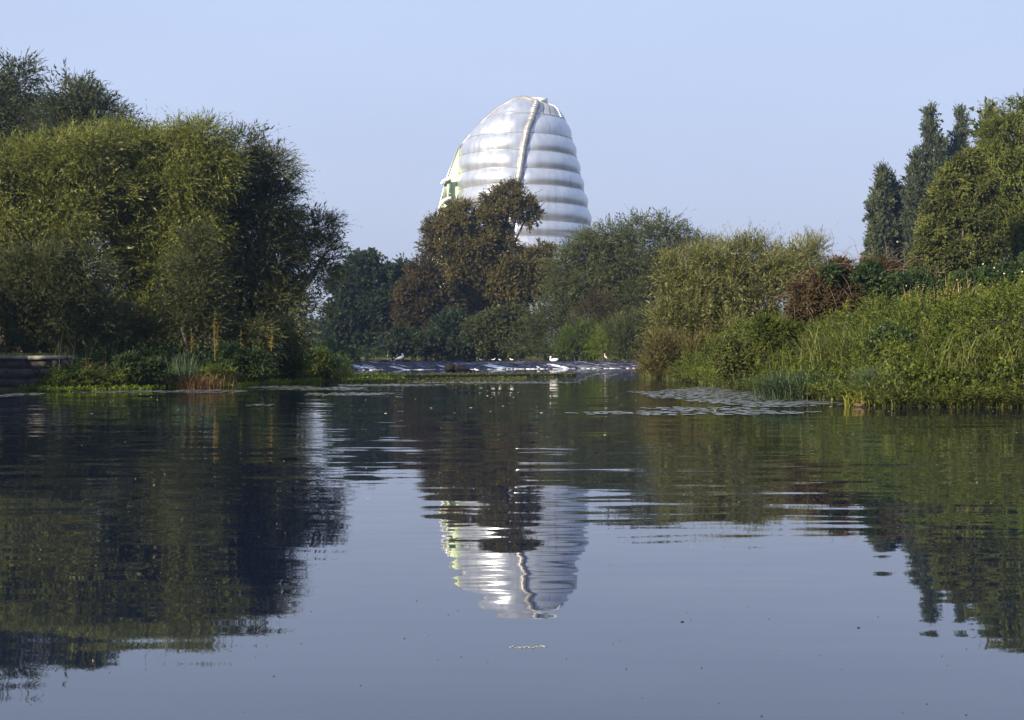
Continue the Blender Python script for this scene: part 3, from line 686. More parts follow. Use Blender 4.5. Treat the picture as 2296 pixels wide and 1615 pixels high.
weed_mound('lime green low clump beside the end of the stone wall', 165, 852, 58, 22, 60.2, 'brightbush', 9000, 415, .30)
# left island
LB = (-20.5, -9, 57.5, 122)
P = land_points(7000, *LB, .0, 8, rng, lambda x, y, s: .35+.65*patch(x, y, 4.))
stuff('island_herbs', [mounds(P, 1.45, 12, .38, .11, .065, rng, .45, True)], 'herb_dark')
P = land_points(4200, *LB, -.15, 2.2, rng, lambda x, y, s: patch(x, y, 1.)*(y < 90))
stuff('island_nettles', [mounds(P, .9, 12, .32, .10, .06, rng, .5, True)], 'nettle')
P = land_points(9000, *LB, -.1, 9, rng, lambda x, y, s: 1-.7*patch(x, y, 4.))
stuff('island_grass', [blades(P, .62, .026, rng, .6, .42)], 'grass')
P = land_points(4000, -50, -9, 62, 130, 3, 30, rng)
stuff('woodland_floor', [mounds(P, .9, 9, .5, .24, .14, rng, .35, True)], 'herb_dark')
P = land_points(7500, -60, 18, 120, 222, .0, 7, rng)
stuff('far_bank_herbs', [mounds(P, 1.3, 9, .7, .36, .22, rng, .4, True)], 'herb_dark')

# bright cress along the water's edge
def disc_leaves(P, r, rng, lift=.08, tint=.5):
    n = len(P); T = nrm(np.stack([rng.normal(0, .6, n), rng.normal(0, .6, n), np.ones(n)], -1))
    return spray_leaves(P, T, lift*rng.uniform(.4, 1.6, n), 5, r, r*.8, rng, .1, 1.3, tint)
P = land_points(2600, -21, -10, 57.5, 90, -.55, .25, rng, lambda x, y, s: (patch(x*1.3, y*.7, 2.) > .35)*1.0)
P[:, 2] = np.maximum(P[:, 2], .0)
stuff('water_cress', [disc_leaves(P, .10, rng, .16, .5)], 'cress')

# ------------------------------------------------------------------ single plants
def grass_clump(name, label, u, v, Y, n, h, w, mat, spread, seed, lean=.5, group=None, cat='plant', wind=(.15, -.1)):
    rng = np.random.default_rng(seed); p0 = W(u, v, Y); z = max(float(ground_z([p0[0]], [p0[1]])[0]), -.05)
    P = np.column_stack([rng.normal(p0[0], spread, n), rng.normal(p0[1], spread, n), np.full(n, z)])
    V, F, t = blades(P, h, w, rng, lean, wind=wind)
    o = mesh(name, V, F, M[mat], None, attrs={'tint': t})
    return tag(o, label, cat, group)
grass_clump('reed_clump', 'blue green reed clump on the island beside the rusty grass', 412, 830, 63.5, 130, 1.45, .035, 'reed', .28, 201, .35)
grass_clump('rusty_grass_clump', 'rusty orange dry grass clump in the middle of the island', 440, 848, 63.0, 520, .85, .018, 'rust_grass', .62, 202, 1.1)
grass_clump('dry_grass_clump', 'straw coloured grass clump near the wall end of the island', 200, 835, 61.5, 150, .95, .02, 'rust_grass', .30, 203, .45)
grass_clump('dry_grass_clump', 'tall thin bent straw stalks beside the end of the stone wall', 165, 840, 62.0, 14, 2.3, .022, 'dry_grass', .55, 204, .5)
grass_clump('reed_clump', 'trailing sedge tuft at the island tip close to the weir', 760, 850, 84, 200, .9, .03, 'grass', .35, 205, .9)
grass_clump('flag_iris', 'bright yellow flag leaves leaning over the water at the bank tip', 1592, 856, 73.5, 70, .85, .05, 'yellow_flag', .28, 206, .95, wind=(-.5, -.3))
grass_clump('flag_iris', 'small yellow green leaf tuft just beside the yellow flag', 1640, 868, 66, 60, .45, .05, 'cress', .22, 207, .8)
grass_clump('flag_iris', 'yellow leaf tuft splaying over the waterline below the long grasses', 1920, 905, 42.9, 46, .55, .035, 'yellow_flag', .16, 208, .9)
grass_clump('flag_iris', 'yellow blade tuft dipping into the water under the nettle bank', 2148, 912, 41.9, 20, .35, .03, 'yellow_flag', .10, 209, 1.1)
grass_clump('flag_iris', 'last yellow tuft along the water near the picture edge', 2250, 912, 41.6, 18, .35, .03, 'yellow_flag', .10, 210, 1.1)
grass_clump('tall_grass', 'long pale grasses sweeping towards the water on the bank slope', 1905, 790, 52.5, 420, 1.9, .03, 'grass', 1.0, 211, .75, wind=(-.6, -.2))
grass_clump('tall_grass', 'silvery green reed grass hanging over the water beside the scum', 1790, 870, 49, 520, 1.15, .036, 'reed', .7, 212, .95, wind=(-.6, -.3))
grass_clump('tall_grass', 'tall green grass blades standing in front of the nettles', 2180, 840, 44.2, 240, 1.3, .03, 'grass', .9, 213, 1.0)
grass_clump('tall_grass', 'reed grass tuft at the picture edge above the water', 2285, 850, 43.6, 180, 1.3, .03, 'grass', .6, 214, 1.0)
grass_clump('pale_grass', 'pinkish seeding grass on top of the bank', 2195, 672, 58, 240, .75, .018, 'dry_grass', .8, 215, .9)

def dock(name, label, u, vb, vt, Y, seed, mat='gold_stem', group='golden dock stems', n=6):
    rng = np.random.default_rng(seed); p0 = W(u, vb, Y); h = (vb-vt)*Y/FD
    e = thing(name, label, 'plant', p0, group); g = Geo(); Bs, Ts = [], []
    for q_ in range(n):
        a = rng.uniform(0, 6.28); l = h*(1 if q_ == 0 else rng.uniform(.4, .8)); d = np.array([math.cos(a)*.10*(q_ > 0), math.sin(a)*.10*(q_ > 0), 1]); d /= np.linalg.norm(d)
        pp = np.array([p0+d*l*f+rng.normal(0, .012, 3)*f for f in (0, .35, .7, 1)]); add_sweep(g, pp, np.array([1, .8, .6, .3])*.016, n=5, caps=False)
        f = rng.uniform(.2, 1, 16)[:, None]; Bs.append(p0+d*l*f); Ts.append(nrm(np.column_stack([rng.normal(0, 1, (16, 2)), np.full(16, .9)])))
    g.build('stem', M['gold_stem'], e, attr=True)
    V, F, t = spray_leaves(np.vstack(Bs), np.vstack(Ts), .10, 3, .075, .026, rng, .2, .8, .55)
    mesh('leaves', V, F, M[mat], e, attrs={'tint': t})
    return e
dock('dock_plant', 'tall golden dock stem lit against the dark willows', 482, 806, 695, 66, 301, n=5)
dock('dock_plant', 'short golden stem pair near the island tip', 608, 788, 728, 70, 302, n=3)
dock('dock_plant', 'leafy yellowing weed hanging under the pale sapling', 430, 790, 735, 68, 303, n=4)
dock('dock_plant', 'thin reddish stalk between the two golden stems', 540, 792, 740, 70, 304, n=2)
dock('dock_plant', 'tiny upright green spike at the island tip', 660, 790, 760, 74, 305, mat='nettle', n=2)
dock('dock_plant', 'yellow leaved stalk rising from the nettle bank', 2070, 790, 725, 48, 306, n=2)
dock('dock_plant', 'straight straw stalk beside the yellow leaved one', 2130, 775, 715, 49, 307, n=1)
dock('dock_plant', 'branched straw coloured stalk near the picture edge', 2185, 790, 710, 47.5, 308, n=3)

# ------------------------------------------------------------------ stone wall on the left
M['stone'] = plain_mat('dark_stone', (.018, .016, .017), (.050, .044, .040), 2.5, .9, bump=.03)
M['coping'] = plain_mat('coping_stone', (.10, .095, .09), (.20, .19, .18), 3, .85, bump=.02)
M['mortar'] = plain_mat('mortar', (.015, .015, .015), (.03, .03, .028), 4, .95)
wall = thing('stone_wall', 'dark block stone river wall at the far end of the lawn', 'wall', (-26, 61.6, 0))
V, F = box((-25.7, 62.6, .3), (6.0, .85, .85)); mesh('core', V, F, M['mortar'], wall)
rs = np.random.default_rng(77)
for c_ in range(4):
    z = -.28+c_*.40; x = -31.8+rs.uniform(-.3, 0)
    while x < -19.75:
        l = rs.uniform(.75, 1.5); l = min(l, -19.66-x)
        if l > .2:
            V, F = box((x+l/2, 61.68+rs.normal(0, .025)-.0, z+.19), (l/2-.007, .14, .194), rs.normal(0, .006), .012, rs)
            mesh('stone', V, F, M['stone'], wall)
        x += l
for c_ in range(4):
    V, F = box((-19.74, 62.7, -.28+c_*.40+.19), (.13, .82, .185), 0, .012, rs); mesh('stone', V, F, M['stone'], wall)
x = -31.8
while x < -19.6:
    l = min(rs.uniform(1.1, 1.6), -19.55-x)
    if l > .25:
        V, F = box((x+l/2, 62.55, 1.40+rs.normal(0, .008)), (l/2-.008, 1.12, .075), 0, .008, rs); mesh('coping', V, F, M['coping'], wall)
    x += l
P = np.column_stack([rs.uniform(-32, -20.7, 5200), rs.uniform(62.6, 66.5, 5200), np.full(5200, 1.46)])
P = P[(P[:, 0] < -20.6-.8*(rs.random(len(P))**2))]
V, F = box((-26.4, 65.1, .75), (5.8, 1.45, .72)); tag(mesh('lawn_bank', V, F, M['soil']), kind='structure')
stuff('lawn', [blades(P, .13, .03, rs, .4, .5)], 'grass')
P = np.column_stack([rs.uniform(-31, -20, 40), np.full(40, 61.48), rs.uniform(.1, 1.3, 40)])
stuff('wall_weeds', [disc_leaves(P, .10, rs, .12, .4)], 'nettle')

# ------------------------------------------------------------------ floating weed, scum and flecks
rf = np.random.default_rng(88)
def on_water(u0, u1, v0, v1, n, f=None):
    u = rf.uniform(u0, u1, n); v = rf.uniform(v0, v1, n)
    if f is not None:
        k = f(u, v) > rf.random(n); u, v = u[k], v[k]
    Y = CAMZ*FD/(v-CV); X = (u-CU)/FD*Y
    return np.column_stack([X, Y, np.zeros(len(X))])
def wv2(u, v): return .5+.5*wob(u*.05, v*.9)
PW = np.vstack([on_water(790, 1260, 836, 848, 2400, lambda u, v: ss((v-835)/6)*(.25+.75*wv2(u, v))),
                on_water(760, 1180, 844, 858, 2600, lambda u, v: (1-ss((v-(862-.018*(u-760)))/3))*(.2+.8*wv2(u*1.3, v))),
                on_water(1080, 1290, 837, 843, 700, lambda u, v: wv2(u*1.4, v))])
PW = PW[signed(PW[:, :2]) < 0]
stuff('water_plants', [disc_leaves(PW, .11, rf, .05, .4)], 'weed')
PW = on_water(770, 900, 843, 856, 420, lambda u, v: 1-np.clip((u-780)/120, 0, 1)*.7); 
stuff('bright_water_plants', [disc_leaves(PW, .14, rf, .16, .6)], 'cress')

ms, N, L, o = new_mat('duckweed_scum')
p = N.new('ShaderNodeBsdfPrincipled'); p.inputs['Base Color'].default_value = (.085, .095, .080, 1); p.inputs['Roughness'].default_value = .38
tc = N.new('ShaderNodeNewGeometry'); n1 = N.new('ShaderNodeTexNoise'); n1.inputs['Scale'].default_value = 2.2; n1.inputs['Detail'].default_value = 6; L.new(tc.outputs['Position'], n1.inputs[0])
rr = ramp(N, [(.35, (.045, .055, .045)), (.62, (.13, .135, .125))]); L.new(n1.outputs[0], rr.inputs[0]); L.new(rr.outputs[0], p.inputs['Base Color']); L.new(p.outputs[0], o.inputs[0])
M['scum'] = ms
def scum(name, spots, cell=.22, keep=.78):
    """rafts of duckweed: many small irregular floating pads"""
    g = Geo()
    for (u0, u1, v, dv) in spots:
        Yc = CAMZ*FD/(v-CV); Y0 = CAMZ*FD/(v+dv-CV); Y1 = CAMZ*FD/(v-dv-CV)
        x0, x1 = (u0-CU)/FD*Yc, (u1-CU)/FD*Yc
        nx_ = int((x1-x0)/cell); ny_ = int((Y1-Y0)/(cell*2.2))
        X, Y = np.meshgrid((np.arange(nx_)+.5)/nx_*2-1, (np.arange(ny_)+.5)/ny_*2-1)
        edge = 1-(np.abs(X)**2.2+np.abs(Y)**2)
        nz = wob(X*9+u0, Y*7+v)*.45+wob(X*31+v, Y*17)*.35
        ok = (edge+nz*1.1 > .12) & (rf.random(X.shape) < keep)
        X, Y = X[ok], Y[ok]; n = len(X)
        if not n: continue
        cx = (x0+x1)/2+X*(x1-x0)/2+rf.normal(0, cell*.3, n); cy = (Y0+Y1)/2+Y*(Y1-Y0)/2+rf.normal(0, cell*.5, n)
        a = np.arange(6)*np.pi/3
        rr_ = cell*.62*rf.uniform(.6, 1.25, (n, 6))
        V = np.stack([cx[:, None]+rr_*np.cos(a), cy[:, None]+2.0*rr_*np.sin(a), np.repeat((.005+.012*rf.random(n))[:, None], 6, 1)], -1).reshape(-1, 3)
        g.add(V, (np.arange(n)*6)[:, None]+np.arange(6))
    V = np.concatenate(g.V); F = np.concatenate(g.F[6])
    sdv = signed(V[F[:, 0], :2]); F = F[sdv < .2]
    return tag(mesh(name, V, F, M['scum']), kind='stuff')
scum('duckweed', [(1440, 1860, 893, 20), (1540, 1760, 880, 12), (1270, 1850, 926, 5.5), (1440, 1720, 917, 4), (600, 830, 872, 4), (680, 880, 884, 3.5), (350, 560, 878, 4), (520, 700, 868, 3), (180, 380, 879, 3), (-20, 90, 886, 4), (550, 610, 909, 3), (900, 1300, 858, 2.5), (760, 1000, 864, 2.5), (1700, 1960, 905, 4)])

M['fleck'] = plain_mat('pale_fleck', (.22, .21, .18), (.42, .40, .36), 20, .8)
g = Geo()
for (n, v0, v1, s) in ((150, 845, 930, .03), (40, 930, 1150, .007), (14, 1150, 1600, .0022)):
    PW = on_water(0, 2296, v0, v1, n); PW = PW[signed(PW[:, :2]) < -.2]
    for p_ in PW:
        V, F = box(p_+np.array([0, 0, .003]), (s*rf.uniform(.5, 1.5), s*s*rf.uniform(.4, 1), .002), rf.uniform(0, 3), s*.1, rf); g.add(V, F)
tag(g.build('floating_flecks', M['fleck']), kind='stuff')
g = Geo()
for p_ in on_water(0, 2296, 1150, 1610, 70):
    q_ = rf.uniform(.001, .004); V, F = box(p_+np.array([0, 0, .002]), (q_, q_*.8, .0015), rf.uniform(0, 3), q_*.15, rf); g.add(V, F)
tag(g.build('floating_specks', M['bark']), kind='stuff')
g = Geo(); c = W(1185, 1452, 7.72); c[2] = .002
for q_ in range(26):
    f = q_/25; V, F = box(c+np.array([(f-.5)*.19, .05*(f-.4)**2+rf.normal(0, .012), 0]), (rf.uniform(.003, .009), rf.uniform(.001, .004), .0015), rf.normal(0, .6), .001, rf); g.add(V, F)
tag(g.build('feather', M['fleck']), 'pale broken feather drifting alone on the near water', 'feather')
M['driftwood'] = plain_mat('wet_driftwood', (.006, .005, .005), (.020, .014, .012), 5, .85, bump=.02, spec=.1)
for lab, u, v, Y, sx in (('dark leaf drifting on the calm water below the poplars', 1530, 1395, 0, .009), ('dark curled leaf floating far out on the pale water', 1925, 1408, 0, .008)):
    Yd = CAMZ*FD/(v-CV); c = W(u, v, Yd); V, F = box((c[0], c[1], .003), (sx, sx*.5, .0015), .4, .0008, rf)
    tag(mesh('floating_leaf', V, F, M['driftwood']), lab, 'leaf')

# ------------------------------------------------------------------ silver tower
D = 262.0; SX = CU*1.04530
K = D/3333.0
CX = (1214-1200)*K
def zs(y): return CAMZ+(827.0-y)*K
YP = np.array([236, 238, 243.6, 253, 262.7, 272, 283, 329, 370, 411, 449, 489, 531, 566, 607, 650, 690, 731, 772, 815], float)
RP = np.array([10, 41, 63, 87, 97, 103, 109, 125, 135, 144, 152, 162, 169, 173, 175, 175, 173, 169, 163, 156], float)
LP = np.array([2, 9, 21, 35, 48, 61, 75, 119, 138, 139, 139, 139, 139, 139, 139, 139, 139, 139, 139, 139], float)
AZY = np.array([238, 249, 273, 320, 370, 431, 500, 568, 815], float); AZA = np.radians([42, 30, 20.5, 10, 4.5, .8, -5.5, -8, -11])
def az_sp(y): return np.interp(y, AZY, AZA)
def surf(az, y, out=0.0):
    R = np.interp(y, YP, RP)*K; Lf = np.interp(y, YP, LP)*K
    Fd = R*np.where(y < 283, .95, 1.0)
    sx = np.where(np.sin(az) > 0, R, Lf)
    n = np.stack([np.sin(az)/np.maximum(sx, .3), -np.cos(az)/np.maximum(Fd, .3)], -1); n = n/np.linalg.norm(n, axis=-1, keepdims=True)
    x = CX+sx*np.sin(az)+n[..., 0]*out; yy = D-Fd*np.cos(az)+n[..., 1]*out
    return np.stack([x, yy, np.broadcast_to(zs(y), x.shape)], -1)
def at(px, py, dep): return np.array([(px-1200)*K, D-dep, zs(py)])
def gridF(a, b_, flip=False):
    i, j = np.meshgrid(np.arange(a-1), np.arange(b_-1)); q_ = (j*a+i).ravel()
    F = np.stack([q_, q_+1, q_+a+1, q_+a], -1)
    return F[:, ::-1] if flip else F

mm, N, L, o = new_mat('silver_pillow')
tc = N.new('ShaderNodeTexCoord'); mp = N.new('ShaderNodeMapping'); mp.inputs['Scale'].default_value = (1, 1, .12); L.new(tc.outputs['Object'], mp.inputs[0])
n1 = N.new('ShaderNodeTexNoise'); n1.inputs['Scale'].default_value = 1.1; n1.inputs['Detail'].default_value = 5; L.new(mp.outputs[0], n1.inputs[0])
rr = ramp(N, [(.3, (.41, .44, .51)), (.7, (.53, .56, .62))]); L.new(n1.outputs[0], rr.inputs[0])
p = N.new('ShaderNodeBsdfPrincipled'); p.inputs['Metallic'].default_value = .70; L.new(rr.outputs[0], p.inputs['Base Color'])
r2 = N.new('ShaderNodeMapRange'); r2.inputs['From Min'].default_value = .3; r2.inputs['From Max'].default_value = .7; r2.inputs['To Min'].default_value = .27; r2.inputs['To Max'].default_value = .38
L.new(n1.outputs[0], r2.inputs['Value']); L.new(r2.outputs[0], p.inputs['Roughness'])
n2 = N.new('ShaderNodeTexNoise'); n2.inputs['Scale'].default_value = .8; n2.inputs['Detail'].default_value = 3; L.new(mp.outputs[0], n2.inputs[0])
bp = N.new('ShaderNodeBump'); bp.inputs['Distance'].default_value = .10; bp.inputs['Strength'].default_value = .25; L.new(n2.outputs[0], bp.inputs['Height']); L.new(bp.outputs[0], p.inputs['Normal'])
L.new(p.outputs[0], o.inputs[0]); M['silver'] = mm
M['steel'] = plain_mat('weathered_steel', (.22, .215, .21), (.34, .33, .325), .5, .45, .6, (1, 1, 3))
M['seam'] = plain_mat('seam_metal', (.38, .39, .42), (.50, .51, .54), 1, .4, .7)
M['roofmetal'] = plain_mat('ribbed_roof', (.40, .405, .42), (.50, .505, .52), .6, .45, .5)
M['green_panel'] = plain_mat('pale_green_cladding', (.50, .62, .40), (.58, .70, .47), .4, .55)
M['white_paint'] = plain_mat('white_frame', (.66, .66, .62), (.78, .78, .74), 1, .4)
M['dark_glass'] = plain_mat('dark_window_glass', (.14, .19, .14), (.24, .30, .22), .3, .08, spec=.6)  # the green reflection in the pane is put into the glass colour

tower = thing('rocket_tower', 'tall silver rounded tower of inflated ring pillows with a curved steel spine', 'tower', (CX, D, 2.0))
NR = 14; YB = YP[6:]
def pillow(az0f, az1f, y0, y1, pinch0, pinch1, amp=.54, na=34, nt=11):
    """one inflated pillow between two rings, from one edge to the other"""
    t = np.linspace(0, 1, nt); y = y0+(y1-y0)*t
    f = np.linspace(0, 1, na); f = .5-.5*np.cos(np.pi*f) if pinch1 else f**1.6
    a0 = az0f(y); a1 = az1f(y)
    AZ = a0[:, None]+(a1-a0)[:, None]*f[None]
    Yg = np.repeat(y[:, None], na, 1)
    dist = np.abs(AZ-a0[:, None]); pin = 1-np.exp(-dist/pinch0)
    if pinch1: pin = pin*(1-np.exp(-np.abs(AZ-a1[:, None])/pinch1))
    bul = amp*np.sin(np.pi*t)[:, None]**1.0*pin
    return surf(AZ, Yg, bul).reshape(-1, 3), gridF(na, nt)
gap = math.radians(2.2)
for k_ in range(len(YB)-1):
    y0, y1 = YB[k_], YB[k_+1]
    V, F = pillow(lambda y: az_sp(y)+gap, lambda y: np.full_like(y, math.radians(172)), y0, y1, .09, 0); mesh('pillow', V, F, M['silver'], tower, True)
    V, F = pillow(lambda y: az_sp(y)-gap, lambda y: np.full_like(y, math.radians(-97)), y0, y1, .09, .10); mesh('pillow', V, F[:, ::-1], M['silver'], tower, True)
    for a0, a1 in ((az_sp(y0)+gap, math.radians(172)), (math.radians(-97), az_sp(y0)-gap)):
        az = np.linspace(a0, a1, 40); pth = surf(az, np.full(40, y0), .05); g = Geo(); add_sweep(g, pth, .055, n=5); g.build('seam', M['seam'], tower, True)
# top pillow on the near side of the arch
yy = np.linspace(237.5, 283, 12); f = np.linspace(0, 1, 30)
A = (az_sp(yy)-gap)[:, None]*(1-f)+math.radians(-97)*f
V = surf(A, np.repeat(yy[:, None], 30, 1), .25*np.sin(np.pi*np.linspace(0, 1, 12))[:, None]**.8*np.sin(np.pi*f)[None]**.4).reshape(-1, 3)
mesh('pillow', V, gridF(30, 12, True), M['silver'], tower, True)
# roof panels on the other side of the arch
edges = np.linspace(0, 1, 15)
for k_ in range(14):
    f = np.linspace(edges[k_]+.003, edges[k_+1]-.003, 7)
    A = (az_sp(yy)+gap)[:, None]*(1-f)+math.radians(176)*f
    V = surf(A, np.repeat(yy[:, None], 7, 1), .05).reshape(-1, 3); mesh('roof_panel', V, gridF(7, 12), M['roofmetal'], tower, True)
    if k_ in (4, 8, 11):
        A = (az_sp(yy)+gap)*(1-edges[k_])+math.radians(176)*edges[k_]; g = Geo(); add_sweep(g, surf(A, yy, .10), .10, n=5); g.build('roof_rib', M['white_paint'], tower, True)
# plain shell behind the pillows
yb = YP; A = np.radians(np.linspace(-180, 180, 61)); Yg = np.repeat(yb[:, None], 61, 1)
V = surf(np.repeat(A[None], len(yb), 0), Yg, -.28).reshape(-1, 3); mesh('inner_shell', V, gridF(61, len(yb)), M['roofmetal'], tower, True)
# steel spine that climbs the front, bends over the top and runs down the outline
ysp = np.concatenate([np.linspace(815, 300, 26), np.linspace(290, 252, 8)])
P1 = surf(az_sp(ysp), ysp, .28)
def on_front(px, py, out=.35):
    """point of the front surface that carries the arch at this place of its outline"""
    R = np.interp(py, YP, RP); Lf = np.interp(py, YP, LP); xo = px-1214.0
    f = np.clip(abs(xo)/(R if xo > 0 else Lf), 0, .985)
    return at(px, py, R*.95*K*math.sqrt(1-f*f)*(1 if xo > -4 else .8)+out)
ARCH = [(1240, 245.5), (1231, 240.3), (1219, 237.6), (1205, 239.2), (1191, 244.5), (1177, 252), (1164, 261.5), (1151, 272.5), (1137, 284.5), (1114, 308), (1093, 332), (1078, 349)]
P2 = np.array([on_front(a, b_) for a, b_ in ARCH])
P2[:4, 1] = np.linspace(P1[-1, 1], P2[4, 1], 6)[1:5]
g = Geo(); add_sweep(g, np.vstack([P1, P2]), np.concatenate([np.linspace(.66, .56, len(P1)), np.linspace(.54, .22, len(P2))]), n=12); g.build('spine', M['steel'], tower, True)
for k_ in range(2, len(P1)-1):
    c = P1[k_]; d = nrm(P1[k_+1]-P1[k_-1]); r = np.interp(k_, [0, len(P1)], [.66, .56])+.035
    g = Geo(); add_sweep(g, [c-d*.07, c+d*.07], r, n=12); g.build('collar', M['seam'], tower, True)
# rib on the far outline
yr_ = np.linspace(246, 470, 18); g = Geo(); add_sweep(g, surf(np.full(18, math.radians(97)), yr_, .15), .30, n=6); g.build('outline_rib', M['seam'], tower, True)
V, F = box(at(1262, 239.5, 1.4), (1.5, .8, .42), .25); mesh('roof_hatch', V, F, M['white_paint'], tower)
g = Geo(); add_sweep(g, [at(1254, 238, 1.0), at(1254, 233, 1.0)], .10, n=5); add_sweep(g, [at(1258, 238, 1.0), at(1258, 233, 1.0)], .10, n=5); add_sweep(g, [at(1236, 237.5, 1.0), at(1254, 233.2, 1.0), at(1258, 233.2, 1.0)], .08, n=5); g.build('roof_rail', M['steel'], tower)
# pale green stair wall on the outline
pts = [(1076, 351), (1048, 426), (1033, 486), (1022, 560), (1014, 650), (1010, 815), (1076, 815)]
n = len(pts); V = np.vstack([[at(a, b_, 2.2) for a, b_ in pts], [at(a, b_, -6) for a, b_ in pts]]); kk = np.arange(n)
gw = Geo(); gw.add(V, np.stack([kk, (kk+1) % n, n+(kk+1) % n, n+kk], -1)); gw.F[n] = [kk[None, ::-1].copy(), n+kk[None]]
gw.build('stair_wall', M['green_panel'], tower)
g = Geo(); add_sweep(g, [at(a-1.5, b_, 2.2) for a, b_ in pts[:6]], .18, n=5); g.build('wall_edge', M['seam'], tower)
# rounded bay window in the stair wall
cw = [(1043, 436), (1047, 431), (1058, 428), (1058, 474), (1044, 476), (1037, 478)]
V = np.vstack([[at(a, b_, 3.0) for a, b_ in cw], [at(a, b_, 2.0) for a, b_ in cw]]); n = len(cw); kk = np.arange(n)
gw = Geo(); gw.add(V, np.stack([kk, (kk+1) % n, n+(kk+1) % n, n+kk], -1)); gw.F[n] = [kk[None, ::-1].copy(), n+kk[None]]
win = gw.build('window', M['dark_glass'], tower)
for pth in ([(1037, 437), (1042, 430), (1050, 426.5), (1060, 425)], [(1035, 487), (1041, 476), (1050, 471), (1060, 469)]):
    V, F, C = sweep([at(a, b_, 3.3) for a, b_ in pth], .42, .34, n=6); g = Geo(); g.add(V-np.array(tower.location), F); g.F.setdefault(3, []).append(C)
    g.build('window_frame', M['white_paint'], win, world_space=False)
V, F = box(at(1052, 450, 2.9), (.22, .12, 1.5)); mesh('mullion', V-np.array(tower.location), F, M['green_panel'], win, world_space=False)

# distant woodland beyond everything
rng = np.random.default_rng(55); n = 5200
x = rng.uniform(-260, 330, n); y = 430+rng.uniform(0, 40, n); z = 1.2+rng.random(n)**.8*(10+4*np.sin(x*.05)+3*np.sin(x*.017+1))
V, F, t = spray_leaves(np.column_stack([x, y, z]), sphere_dirs(n, rng), 2.0, 8, 2.2, 1.6, rng, .1, 1.2, .5)
tag(mesh('far_woods', V, F, M['sycamore'], attrs={'tint': t}), kind='stuff')

# ------------------------------------------------------------------ birds and small things by the weir
M['swan'] = plain_mat('white_feather', (.78, .78, .76), (.86, .86, .84), 12, .8)
M['gullwing'] = plain_mat('grey_feather', (.35, .37, .40), (.5, .52, .55), 12, .8)
M['duck'] = plain_mat('dark_feather', (.012, .011, .010), (.05, .04, .03), 14, .8)
M['duckbrown'] = plain_mat('brown_feather', (.06, .035, .02), (.13, .08, .05), 18, .8)
M['heron'] = plain_mat('heron_feather', (.38, .37, .34), (.58, .57, .53), 14, .8)
M['beak'] = plain_mat('beak', (.5, .2, .04), (.6, .26, .06), 12, .5)
M['beakdark'] = plain_mat('dark_skin', (.02, .02, .02), (.05, .045, .04), 12, .5)

def bird(name, label, cat, loc, face, body, wing=None, beak=None, legs=None, bmat='swan', wmat='swan', kmat='beak', s=1.0, group=None, rz=0.0):
    e = thing(name, label, cat, loc, group, rz)
    def prep(pth): P = np.array(pth, float); P = P*s; P[:, 0] *= face; return P
    def sw(rows):
        A = np.array(rows, float); return sweep(np.column_stack([prep(np.column_stack([A[:, 0], np.zeros(len(A)), A[:, 1]]))]), A[:, 2]*s, A[:, 3]*s, n=12, lateral=(0, 1, 0))
    V, F, C = sw(body); mesh('body', V, [F, C], M[bmat], e, True, world_space=False)
    for sg_ in (-1, 1):
        if wing:
            V, F, C = sw(wing); V = V+np.array([0, sg_*wing_off(body)*s, 0]); mesh('wing', V, [F, C], M[wmat], e, True, world_space=False)
        if legs:
            V, F, C = sweep(np.column_stack([np.array(legs)[:, 0]*face*s, np.full(len(legs), sg_*.05*s), np.array(legs)[:, 1]*s]), .012*s, n=5); mesh('leg', V, [F, C], M['beakdark'], e, world_space=False)
    if beak:
        V, F, C = sw(beak); mesh('beak', V, [F, C], M[kmat], e, True, world_space=False)
    return e
def wing_off(body): return .62*max(r[2] for r in body)
STAND = [(-.62, .26, .01, .01), (-.5, .32, .07, .04), (-.3, .40, .16, .12), (-.08, .48, .21, .18), (.14, .56, .20, .19), (.30, .66, .15, .16), (.36, .78, .085, .10), (.33, .90, .06, .065), (.24, .98, .055, .06), (.20, 1.02, .06, .06), (.26, 1.03, .065, .055), (.34, .97, .045, .04), (.36, .93, .02, .02)]
def pos(u, v, Y, z): p_ = W(u, v, Y); return (p_[0], p_[1], z)
bird('swan', 'white swan standing on the weir crest preening its breast', 'swan', pos(897, 806, 148.5, UP-.08), 1, STAND,
     wing=[(-.62, .33, .01, .01), (-.4, .42, .05, .08), (-.1, .53, .07, .14), (.16, .60, .05, .10), (.24, .62, .01, .02)], beak=[(.34, .98, .03, .03), (.39, .90, .018, .018), (.41, .86, .005, .005)], legs=[(-.02, .36), (-.04, .18), (0, 0)], group='swans at the weir', s=.86)
FLOAT = [(-.72, .26, .01, .01), (-.6, .22, .10, .05), (-.35, .14, .20, .14), (-.05, .10, .24, .18), (.25, .14, .20, .17), (.42, .22, .12, .13), (.46, .36, .065, .075), (.40, .50, .05, .055), (.34, .60, .05, .05), (.36, .66, .06, .06), (.44, .66, .06, .055), (.52, .60, .04, .035), (.55, .57, .02, .02)]
bird('swan', 'white swan floating at the weir crest with a curved neck', 'swan', pos(1241, 806, 151.6, UP), -1, FLOAT,
     wing=[(-.74, .30, .01, .01), (-.5, .30, .05, .10), (-.1, .26, .07, .15), (.2, .22, .05, .10), (.3, .2, .01, .02)], beak=[(.52, .61, .03, .03), (.60, .53, .018, .018), (.63, .50, .005, .005)], group='swans at the weir', s=.76)
GULL = [(-.26, .16, .005, .005), (-.14, .17, .045, .03), (0, .18, .065, .055), (.1, .21, .055, .055), (.15, .27, .035, .04), (.18, .31, .035, .035), (.22, .31, .02, .02), (.235, .305, .008, .008)]
GW = [(-.30, .19, .005, .005), (-.12, .20, .012, .03), (.04, .21, .014, .045), (.1, .21, .005, .01)]
